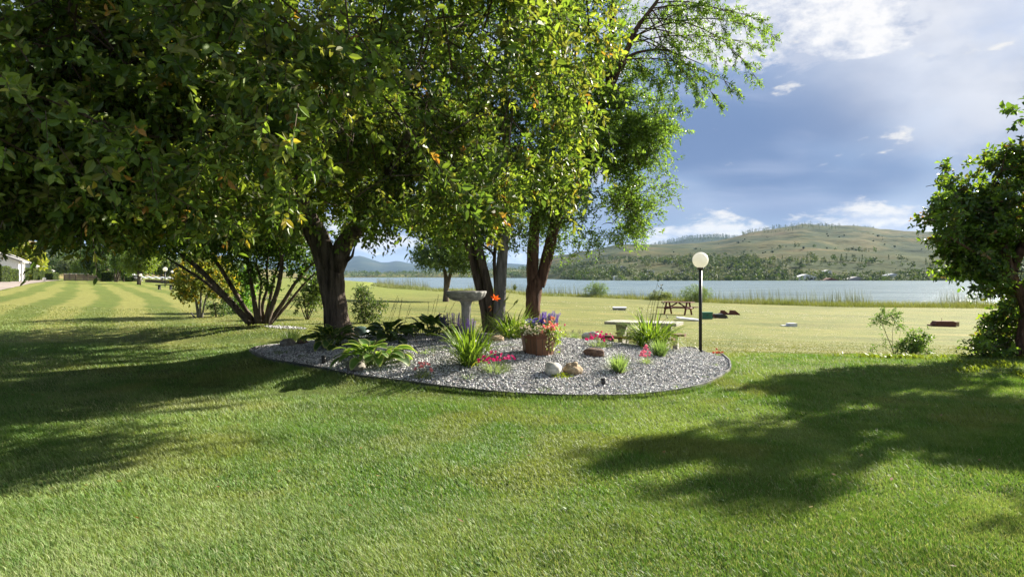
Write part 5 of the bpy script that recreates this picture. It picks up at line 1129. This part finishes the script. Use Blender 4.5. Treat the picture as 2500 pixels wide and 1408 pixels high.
r_, q = heap('petunia', 'peach and pink petunias at the right side of the planter', (.17, -.12, .04), (.06, .05, .04), 34, GL, .045)
n = 36; pts = q + rp.normal(0, 1, (n, 3)) * (.075, .05, .07) + (0, -.06, .07); put_flowers(r_, flower_mesh(5, .034, .036, 1.05, (.85, .38, .26), (.75, .55, .10)), pts[:24], rp.normal(0, .4, (24, 3)) + (.3, -.8, .4)); put_flowers(r_, flower_mesh(5, .032, .034, 1.05, (.80, .25, .32)), pts[24:], rp.normal(0, .4, (12, 3)) + (.3, -.8, .3))
r_, q = heap('salvia', 'tall violet salvia spikes at the back right of the planter', (.13, .08, .04), (.08, .06, .03), 26, GL, .05)
n = 34; pts = q + np.c_[rp.uniform(-.12, .20, n), rp.normal(0, .06, n), np.full(n, .04)]; spikes(r_, pts, np.c_[rp.normal(.15, .2, n), rp.normal(0, .15, n), np.ones(n)], .24, (.16, .10, .45))
r_, q = heap('lime_foliage', 'lime green leafy plant hanging over the left of the planter', (-.24, -.02, .04), (.09, .09, .04), 60, [(.20, .28, .05), (.27, .34, .07)], .05, .55, (.05, .15), 'plant', (-.5, -.1, .2))
r_, q = heap('lime_foliage', 'lime green foliage tumbling down the right side of the planter', (.27, -.02, -.06), (.05, .08, .09), 44, [(.20, .28, .05), (.27, .34, .07)], .045, .6, (.05, .12), 'plant', (.5, -.1, 0))
q = top + np.array((-.12, .02, .02)); r_ = thing('spider_plant', 'pale arching striped grass leaves at the left of the planter', 'plant', q); mb = MB(); n = 34
ribbon(mb, np.tile(q, (n, 1)) + rp.normal(0, .02, (n, 3)), rp.normal(2.9, .9, n), rp.uniform(.25, .42, n), np.full(n, 1.15), rp.uniform(1.2, 2.4, n), np.full(n, .010), pick([(.32, .38, .16), (.2, .28, .08)], n), 7); mb.build('foliage', M_leaf, r_)
# small black lights in the gravel
for px, py, h_, lab in ((790, 892, .155, 'small black stake light in the shaded gravel by the left edging'), (1473, 945, .12, 'small black stake light near the front edging right of the stones')):
    c = GP(px, py); r_ = thing('stake_light', lab, 'garden light', c)
    MB().lathe([(.012, -.06), (.012, .01), (.026, .012), (.032, h_ * .55), (.036, h_ * .8)], 16, 0, c).build('body', M_plas, r_, True)
    MB().lathe([(.036, h_ * .8 + .001), (.041, h_ * .82), (.041, h_ * .95), (.03, h_)], 16, 0, c).build('cap', M_plas, r_, True)
# dark green domed cover behind the thick trunk
c = atd(880, 15.0); r_ = thing('dome_cover', 'dark green domed plastic cover at the foot of the thick trunk', 'cover', c)
MB().lathe([(.25, -.03), (.25, .03), (.235, .035), (.225, .11), (.18, .19), (.11, .24), (.03, .255)], 32, 0, c).build('shell', M_dome, r_, True)
MB().tube([c + (.24, -.08, .10), c + (.32, -.10, .10), c + (.40, -.12, .05)], [.04, .045, .03], 10).build('spout', M_dome, r_, True)
# lamp post
def lamp(label, px, py, d, h, rad, post=.042, group=None):
    c = atd(px, d) if py is None else GP(px, py); r_ = thing('lamp_post', label, 'lamp post', c, group)
    MB().lathe([(post, -.05), (post, h - 2 * rad - .02)], 16, 0, c).build('post', M_black, r_, True)
    MB().lathe([(post * 1.25, h - 2 * rad - .06), (post * 1.9, h - 2 * rad - .03), (post * 1.9, h - 2 * rad + .012)], 20, 0, c).build('collar', M_black, r_, True)
    ph = np.linspace(-1.45, 1.5, 22); MB().lathe([(rad * math.cos(a), h - rad + rad * math.sin(a)) for a in ph], 36, 0, c).build('globe', M_globe, r_, True)
    return r_
lamp('black lamp post with round white globe standing near the right end of the bed', 1710, None, 19.6, 2.86, .222, .046)

# ------------------------------------------------------------------ furniture on the lawn
def local(c, a): ca, sa = math.cos(a), math.sin(a); return lambda x, y, z: (c[0] + x * ca - y * sa, c[1] + x * sa + y * ca, c[2] + z)
# concrete picnic table
c = atd(1572, 20.6); A = math.radians(-25); L_ = local(c, A); r_ = thing('picnic_table', 'concrete picnic table with reddish wooden bench seats behind the bed', 'picnic table', c)
MB().box(L_(0, 0, .82), (2.12, 1.02, .08), 0, A).build('tabletop', M_conc, r_)
for sx in (-1, 1):
    m = MB()
    pr = [(-.42, .78), (-.26, .78), (0, .38), (.26, .78), (.42, .78), (.15, .22), (.30, -.08), (-.30, -.08), (-.15, .22)]
    x0, x1 = (.60, .74) if sx > 0 else (-.74, -.60)
    P = np.array([L_(x, y, z) for x in (x0, x1) for y, z in pr]); n = len(pr); i = np.arange(n); j = (i + 1) % n
    m.add(P, [np.array([i[::-1]]), np.array([i + n]), np.c_[i, j, j + n, i + n]]).build('leg', M_conc, r_)
for sy in (-1, 1):
    MB().box(L_(0, sy * .78, .435), (2.12, .28, .06), 0, A).build('bench_seat', M_redwood, r_)
    for sx in (-.78, .78): MB().box(L_(sx, sy * .78, .16), (.15, .24, .49), 0, A, taper=.86).build('bench_leg', M_conc, r_)
# red wooden picnic table farther off
c = GP(1655, 768); A = math.radians(-33); L_ = local(c, A); r_ = thing('picnic_table', 'dark red wooden picnic table far out on the dry lawn', 'picnic table', c); kk = c[1] / 40
sc = 1.75 * kk
MB().box(L_(0, 0, .72 * kk), (1.75 * kk, .72 * kk, .06), 0, A).build('tabletop', M_redwood, r_)
for sy in (-1, 1): MB().box(L_(0, sy * .66 * kk, .42 * kk), (2.0 * kk, .26 * kk, .06), 0, A).build('bench_seat', M_redwood, r_)
for sx in (-.6, .6):
    for sy in (-1, 1):
        m = MB(); m.tube([L_(sx * kk, sy * .22 * kk, .70 * kk), L_(sx * kk, sy * .62 * kk, -.04)], [.055 * kk, .055 * kk], 4); m.build('leg', M_redwood, r_)
    m = MB(); m.tube([L_((sx + .07) * kk, -.70 * kk, .37 * kk), L_((sx + .07) * kk, .70 * kk, .37 * kk)], [.05 * kk] * 2, 4); m.build('crossbar', M_redwood, r_)
m = MB(); m.tube([L_(-.55 * kk, 0, .38 * kk), L_(-.05 * kk, 0, .68 * kk)], [.04 * kk] * 2, 4); m.build('brace', M_redwood, r_)
m = MB(); m.tube([L_(.55 * kk, 0, .38 * kk), L_(.05 * kk, 0, .68 * kk)], [.04 * kk] * 2, 4); m.build('brace', M_redwood, r_)
# loose things lying on the dry lawn
c = GP(1682, 783); m = MB(); s = c[1] / F; m.box(c + (0, .3, .10), (52 * s, 1.0, .09), 0, -.10, tilt=('y', .10)); tag(m.build('board', M_white), 'white board lying tilted on the grass in front of the red picnic table', 'board')
c = GP(1727, 779); s = c[1] / F; r_ = thing('storage_box', 'small green plastic storage box with lid right of the lamp post', 'box', c)
MB().box(c + (0, .25, 7 * s), (24 * s, .5, 15 * s), 0, .1).build('body', M_green, r_); MB().box(c + (0, .25, 15.6 * s), (26 * s, .55, 2.6 * s), 0, .1).build('lid', M_green, r_); MB().box(c + (0, -.035, 10 * s), (5 * s, .03, 2 * s), 0, .1).build('latch', M_plas, r_)
c = GP(1760, 777); s = c[1] / F; r_ = thing('fire_pit', 'rusty brown box with a dark slumped cover beside the green box', 'fire pit', c)
MB().prism([(c[0] - 18 * s, c[2] - .03), (c[0] + 14 * s, c[2] - .03), (c[0] + 8 * s, c[2] + 9 * s), (c[0] - 18 * s, c[2] + 9 * s)], c[1], c[1] + .7).build('body', M_rust, r_)
MB().prism([(c[0] - 12 * s, c[2] + 4 * s), (c[0] + 17 * s, c[2] - 0 * s), (c[0] + 15 * s, c[2] + 6 * s), (c[0] + 6 * s, c[2] + 11 * s), (c[0] - 14 * s, c[2] + 10.3 * s)], c[1] - .06, c[1] + .62).build('cover', M_plas, r_)
c = GP(1778, 768); s = c[1] / F; r_ = thing('fire_pit', 'open rusty red steel box with sloping sides lying beyond the slumped cover', 'fire pit', c)
for x0, x1 in ((-20, 4), (2, 30)):
    MB().prism([(c[0] + x0 * s, c[2] - .03), (c[0] + x1 * s, c[2] - .03), (c[0] + (x1 - 3) * s, c[2] + 2.5 * s), (c[0] + (x1 - 13) * s, c[2] + 10.5 * s), (c[0] + (x0 + 2) * s, c[2] + 11 * s)], c[1], c[1] + .10).build('side_panel', M_rust, r_)
MB().box(c + (4 * s, .45, .05), (40 * s, .7, .12)).build('base', M_rust, r_)
c = GP(2308, 797); s = c[1] / F; r_ = thing('fire_pit', 'long rusty red steel box with a thin rod sticking up, near the lilac tree', 'fire pit', c)
MB().prism([(c[0] - 24 * s, c[2] - .03), (c[0] + 26 * s, c[2] - .03), (c[0] + 26 * s, c[2] + 11 * s), (c[0] + 20 * s, c[2] + 13 * s), (c[0] - 20 * s, c[2] + 13 * s), (c[0] - 26 * s, c[2] + 6 * s)], c[1], c[1] + .5).build('body', M_rust, r_)
MB().box(c + (-31 * s, .2, 3.5 * s), (12 * s, .3, 3 * s)).build('tray', M_rust, r_); MB().box(c + (31 * s, .25, 6 * s), (9 * s, .4, 11 * s)).build('end_cap', S_TAN, r_)
MB().tube([c + (-4 * s, .2, 12 * s), c + (-4 * s, .2, 21 * s)], [.012, .012], 6).build('rod', M_rust, r_)
c = GP(1936, 797); s = c[1] / F; tag(MB().box(c + (0, .2, .08), (20 * s, .42, .2), 0, .12).box(c + (-15 * s, .35, .02), (14 * s, .35, .07), 0, .1).build('concrete_block', M_slab), 'white concrete block lying alone on the dry lawn', 'block')
c = GP(1513, 757); s = c[1] / F; r_ = thing('stone_slab', 'low pale slab on a dark base far out on the lawn, left of the red table', 'slab', c)
MB().box(c + (0, .3, .07), (30 * s, .6, .18)).build('base', M_roof, r_); MB().box(c + (1 * s, .3, .20), (33 * s, .75, .075), tilt=('x', .06)).build('slab', M_slab, r_)
c = GP(1163, 742); s = c[1] / F; r_ = thing('grill_stand', 'small dark metal stand on the lawn right of the bird bath', 'stand', c)
MB().box(c + (0, 0, .42), (20 * s, .3, .05)).build('top', M_black, r_)
for k in (-6, 6): MB().tube([c + (k * s, 0, -.03), c + (k * s, 0, .4)], [.02, .02], 6).build('leg', M_black, r_)
# ------------------------------------------------------------------ the far left: road, hedges, houses, fence, lamps
re = np.array([(-12, 8), (-17, 20), (-23.5, 31), (-30.5, 41), (-42, 60), (-57, 85), (-66, 100), (-80, 124)], float); le = re + np.array([(-7.5, -.5)] * 8)
def strip(A_, B_, n, lift, name, mat, label, m_=7):
    t = np.linspace(0, len(A_) - 1, n); i = np.arange(len(A_)); a = np.stack([np.interp(t, i, A_[:, k]) for k in (0, 1)], -1); b = np.stack([np.interp(t, i, B_[:, k]) for k in (0, 1)], -1)
    f = np.linspace(0, 1, m_)[:, None, None]; Q = a[None] * (1 - f) + b[None] * f; V = np.concatenate([Q, (gz(Q[..., 0], Q[..., 1]) + lift)[..., None]], -1).reshape(-1, 3)
    ix = np.arange(n * m_).reshape(m_, n); return tag(MB().add(V, np.c_[ix[:-1, :-1].ravel(), ix[:-1, 1:].ravel(), ix[1:, 1:].ravel(), ix[1:, :-1].ravel()]).build(name, mat, None, True), label, name, kind='structure')
M_road = solid('road_asphalt', (.24, .20, .17), (.33, .28, .245), 1.2, .95, .3, .15, dirt=(.16, .14, .125))
strip(re, le, 90, .03, 'road', M_road, 'sun-bleached drive along the left of the lawn', 9)
M_hedge = M_far
def hedge(label, px, py, d, w, h, dep, group=None):
    c = atd(px, d); r_ = MB(); n = int(700 * max(1, w * h)); P = rp.random((n, 3)); f = rp.integers(0, 5, n)
    P[f == 0, 0] = 0; P[f == 1, 0] = 1; P[f == 2, 1] = 0; P[f == 3, 2] = 1; P[f == 4, 1] = 1
    q = (P - (.5, .5, 0)) * (w, dep, h); rd = np.clip(q[:, 2] / h - .75, 0, 1); q[:, :2] *= (1 - .5 * rd[:, None] ** 1.3); q += rp.normal(0, .03, q.shape)
    r_.box(c + (0, 0, h * .46), (w * .9, dep * .9, h * .92 + .1), 0, 0, (.02, .03, .012))
    leaves(r_, c + q, rp.normal(0, 1, (n, 3)), nrmz((P - .5) + rp.normal(0, .5, (n, 3))), .13, .09, pick([(.06, .10, .02), (.09, .14, .025), (.13, .18, .03)], n), .3, False)
    return tag(r_.build('hedge_block', M_hedge), label, 'hedge', group)
for px, d, w, lab in ((3, 80, 1.5, 'tallest clipped hedge block, cut by the left edge of the view'), (24, 88, 1.6, 'clipped hedge block second from the left edge by the drive'), (53, 104, 1.6, 'clipped hedge block third from the left edge by the drive'), (76, 116, 1.5, 'clipped hedge block fourth along the drive'), (94, 128, 1.3, 'narrow clipped hedge block fifth along the drive'), (109, 140, 1.3, 'narrow small clipped hedge block next to the dark end block')):
    hedge(lab, px, 684, d, w * d / 95, (1.75 if px > 10 else 2.2) * (1 if px < 80 else .95) * d / 100, 1.6)
hedge('dark clipped hedge block at the end of the row by the fence', 127, 686, 118, 1.5, 1.2, 1.5)
hedge('single cube-shaped clipped hedge in front of the dark tree', 265, 688, 96, 1.45, 1.25, 1.4)
def house(px, d, w, h, dep, label, rise=.3):
    c = atd(px, d); ro = math.radians(31); c[0] -= w / 2 * math.cos(ro); c[1] -= 0; c[2] = .75; r_ = thing('white_house', label, 'house', c)
    MB().prism([(c[0] - w / 2, c[2]), (c[0] + w / 2, c[2]), (c[0] + w / 2, c[2] + h), (c[0], c[2] + h + w * rise / 2), (c[0] - w / 2, c[2] + h)], c[1], c[1] + dep).build('wall', M_white, r_)
    m = MB(); e = .5; z0 = c[2] + h - e * rise; ap_ = c[2] + h + w * rise / 2
    for s in (-1, 1):
        m.prism([(c[0], ap_ + .02), (c[0] + s * (w / 2 + e), z0 + .02), (c[0] + s * (w / 2 + e), z0 + .2), (c[0], ap_ + .2)], c[1] - .6, c[1] + dep + .4)
    rf = m.build('roof', M_roof, r_)
    m = MB()
    for s in (-1, 1): m.prism([(c[0], ap_ - .02), (c[0] + s * (w / 2 + e), z0 - .02), (c[0] + s * (w / 2 + e), z0 + .26), (c[0], ap_ + .26)], c[1] - .68, c[1] - .61)
    m.build('fascia', M_white, rf)
    for k in (-.28, .22):
        f = MB().box((c[0] + w * k, c[1] - .03, c[2] + h * .58), (1.3, .05, 1.25)).build('window', M_white, r_); MB().box((c[0] + w * k, c[1] - .065, c[2] + h * .58), (1.1, .02, 1.05)).build('pane', M_glass, f)
    MB().box((c[0] + w / 2 + .03, c[1] + 3, c[2] + 1.05), (.06, 1., 2.1)).build('door', M_roof, r_)
    for k in (1.2, 5.2): MB().box((c[0] + w / 2 + .35, c[1] + k - 1.5, c[2] + h / 2 - .1), (.2, .2, h)).build('porch_post', M_white, r_)
    r_.rotation_euler.z = ro; return r_
house(20, 92, 7.5, 2.9, 9, 'nearest white house with gable roof, cut by the left edge of the view', .42)
house(64, 115, 6.5, 2.7, 9, 'white gabled house second along the drive behind the hedge blocks', .5)
house(112, 146, 5.5, 2.1, 8, 'small white house at the far end of the row behind the golden tree', .5)
TGOLD = [(.20, .24, .03), (.27, .30, .035), (.34, .34, .05)]
def bg_tree(name, label, px, d, blobs, n, L, pal, trunks, rr, br=6, six=False):
    c = atd(px, d); return simple_tree(name, label, 'tree', c, trunks, d, rr, blobs, n, L, pal, rp, M_bark, M_fine, None, .40, 7, .5, br, .55, (.3, .7), six)
def bl(d, *L): return [(*W(px, py, d), rx / F * d, (ry if ry else rx) / F * d, rz / F * d) for px, py, rx, ry, rz in L]
d = 124.; bg_tree('golden_tree', 'broad golden green tree rising behind the white houses', 60, d, bl(d, (40, 612, 50, 45, 26), (75, 630, 36, 36, 26), (10, 606, 40, 40, 24), (92, 640, 18, 20, 20)), 1500, .42, TGOLD, [[(60, 690), (60, 660), (58, 630), (56, 605)]], [[.35, .3, .25, .15]])
d = 104.; bg_tree('dark_tree', 'broad dark green tree beyond the cube-shaped hedge', 255, d, bl(d, (250, 625, 46, 40, 34), (225, 645, 26, 26, 20), (270, 650, 28, 28, 18), (255, 600, 30, 30, 22)), 1500, .36, TN_MID + TN_DARK[1:], [[(268, 690), (262, 660), (255, 630), (250, 605)]], [[.3, .25, .2, .1]])
d = 92.; bg_tree('multi_stem_tree', 'light green tree with several slanting pale stems beside the dark tree', 292, d, bl(d, (300, 622, 22, 22, 22), (312, 640, 16, 18, 14), (286, 640, 14, 16, 14)), 700, .30, [(.10, .16, .035), (.14, .2, .045)], [[(283, 690), (288, 660), (300, 630)], [(281, 690), (280, 660), (284, 640)], [(285, 690), (296, 655), (312, 635)]], [[.12, .09, .05], [.1, .08, .05], [.1, .07, .04]])
d = 78.; bg_tree('forked_tree', 'sunlit yellow green tree with dark forked trunk behind the lamp posts', 340, d, bl(d, (340, 632, 30, 28, 22), (325, 645, 22, 22, 16), (358, 640, 22, 22, 18), (345, 612, 22, 22, 16)), 1300, .28, [(.13, .19, .035), (.18, .24, .04), (.22, .27, .05)], [[(339, 696), (340, 675), (338, 655), (332, 635)], [(340, 680), (346, 665), (356, 650), (362, 640)]], [[.22, .2, .17, .1], [.15, .13, .1, .06]])
d = 96.; bg_tree('slim_tree', 'slim dark stemmed small tree left of the forked tree', 300, d, bl(d, (305, 655, 16, 16, 12), (318, 660, 12, 12, 9)), 380, .3, TN_MID, [[(302, 690), (302, 675), (303, 660)]], [[.1, .08, .05]])
for px, d, pal, lab, nm in ((395, 128., [(.12, .17, .035), (.15, .2, .045)], 'mid green tree behind the slanted panels, left one of three', 'leafy_tree'), (428, 122., TN_GREY, 'grey green tree behind the slanted panels, middle of three', 'leafy_tree'), (462, 132., TN_MID, 'leafy tree behind the slanted panels, right one of three', 'leafy_tree'), (170, 160., TN_GREY, 'rounded grey green tree beyond the board fence', 'leafy_tree'), (205, 150., [(.12, .18, .035), (.16, .22, .045)], 'bright low tree beyond the board fence next to the dark tree', 'leafy_tree'), (135, 175., TN_DARK, 'dark tree beyond the end of the hedge row', 'leafy_tree')):
    bg_tree(nm, lab, px, d, bl(d, (px, 648, 24, 24, 20), (px + 12, 655, 16, 16, 12), (px - 12, 656, 16, 16, 12)), 620, .4, pal, [[(px, 690), (px, 670), (px + 1, 650)]], [[.22, .18, .1]], 4)
for px, d, lab in ((312, 100., 'low round shrub left of the forked tree'), (440, 92., 'low shrub at the lawn end right of the second lamp')):
    c = atd(px, d); s = d / F; shrub('low_shrub', lab, c, [([(px, 694), (px, 684), (px + 2, 676)], .05, d)], [(*(c + (0, 0, 8 * s)), 10 * s, 10 * s, 9 * s)], 260, .26, TN_MID, rp, .5, br=0, six=False, sl=(.2, .4), cat='shrub')
# board fence closing off the lawn
A_, B_ = np.array((-72., 112.)), np.array((-53.5, 100.)); r_ = thing('board_fence', 'brown board fence with pale top rail closing off the far end of the lawn', 'fence', on(*A_)); n = 7; m = MB(); ml = MB()
for k in range(n):
    a = A_ + (B_ - A_) * k / (n - 1); MB().box((a[0], a[1], float(gz(*a)) + .5), (.16, .16, 1.15), 0, 0).build('post', M_board, r_)
    if k < n - 1:
        b = A_ + (B_ - A_) * (k + 1) / (n - 1); mid = (a + b) / 2; ang = math.atan2(*(b - a)[::-1]); ln = np.linalg.norm(b - a); z = float(gz(*mid))
        for q in range(4): m.box((mid[0], mid[1], z + .14 + .235 * q), (ln - .18, .04, .21), 0, ang)
        ml.box((mid[0], mid[1], z + 1.10), (ln, .12, .06), 0, ang)
m.build('board_panel', M_board, r_); ml.build('top_rail', M_slab, r_)
A_, B_ = np.array((-52., 99.)), np.array((-41., 88.)); r_ = thing('low_wall', 'low dark retaining wall running behind the forked tree', 'wall', on(*A_)); m = MB()
for k in range(5):
    a = A_ + (B_ - A_) * k / 5; b = A_ + (B_ - A_) * (k + 1) / 5; mid = (a + b) / 2; m.box((mid[0], mid[1], float(gz(*mid)) + .15), (np.linalg.norm(b - a), .3, .5 + .02 * (k % 2)), 0, math.atan2(*(b - a)[::-1]))
m.build('wall_course', M_board, r_)
# slanted grey panels and a pale house beyond the lawn
for k in range(7):
    px = 316 + k * 17; d = 112. - k * .8; c = atd(px, d); s = d / F; r_ = thing('slanted_panel', 'slanted grey panel with pale edges in the row beyond the far left lawn', 'panel', c, 'row of slanted panels beyond the lawn')
    MB().box(c + (0, 0, .62), (16 * s, .9, .05), tilt=('y', .30)).build('panel', M_panel, r_); MB().box(c + (0, -.48, .62), (16.6 * s, .05, .12), tilt=('y', .30)).build('edge', M_white, r_); MB().box(c + (-3 * s, 0, .25), (.1, .1, .75)).build('support', M_steel, r_)
d = 190.; c = atd(312, d); c[2] = .9; r_ = thing('pale_house', 'pale grey two-storey house glimpsed under the trees beyond the lawn', 'house', c); s = d / F
MB().box(c + (0, 3, 1.9), (14 * s, 5, 4.4)).build('wall', M_steel, r_); MB().prism([(c[0] - 8 * s, c[2] + 4.1), (c[0] + 8 * s, c[2] + 4.1), (c[0], c[2] + 5.1)], c[1], c[1] + 6).build('roof', M_roof, r_)
for k in (-4, 0, 4): MB().box(c + (k * s, .45, 2.4), (2.2 * s, .1, 1.2)).build('window', M_glass, r_)
lamp('black lamp post with white globe on the far left lawn, nearest of the far lamps', 403, None, 71., 2.0, .215, .05)
lamp('lamp post with small white globe standing before the forked tree trunk', 343, None, 76., 1.25, .16, .045)
lamp('lamp post with pale globe farthest to the right among the far lamps', 420, None, 92., 1.75, .16, .05)
c = GP(404, 707, 30); s = c[1] / F; r_ = thing('long_bench', 'long dark bench on two T-shaped legs at the foot of a far lamp', 'bench', c)
MB().box(c + (0, 0, .40), (44 * s, .4, .06)).build('seat', M_black, r_)
for k in (-15, 13): MB().box(c + (k * s, 0, .17), (.1, .3, .40)).build('leg', M_black, r_)
for px, py, lab in ((108, 686, 'small white ball light at the end of the drive'), (2, 686, 'small white ball light at the left edge by the drive')):
    c = atd(px, 98.); ph = np.linspace(-1.4, 1.5, 12); r_ = thing('ball_light', lab, 'light', c); MB().lathe([(.12, -.05), (.12, .09)], 12, 0, c).build('base', M_black, r_); MB().lathe([(.24 * math.cos(a), .30 + .24 * math.sin(a)) for a in ph], 18, 0, c).build('globe', M_globe, r_, True)
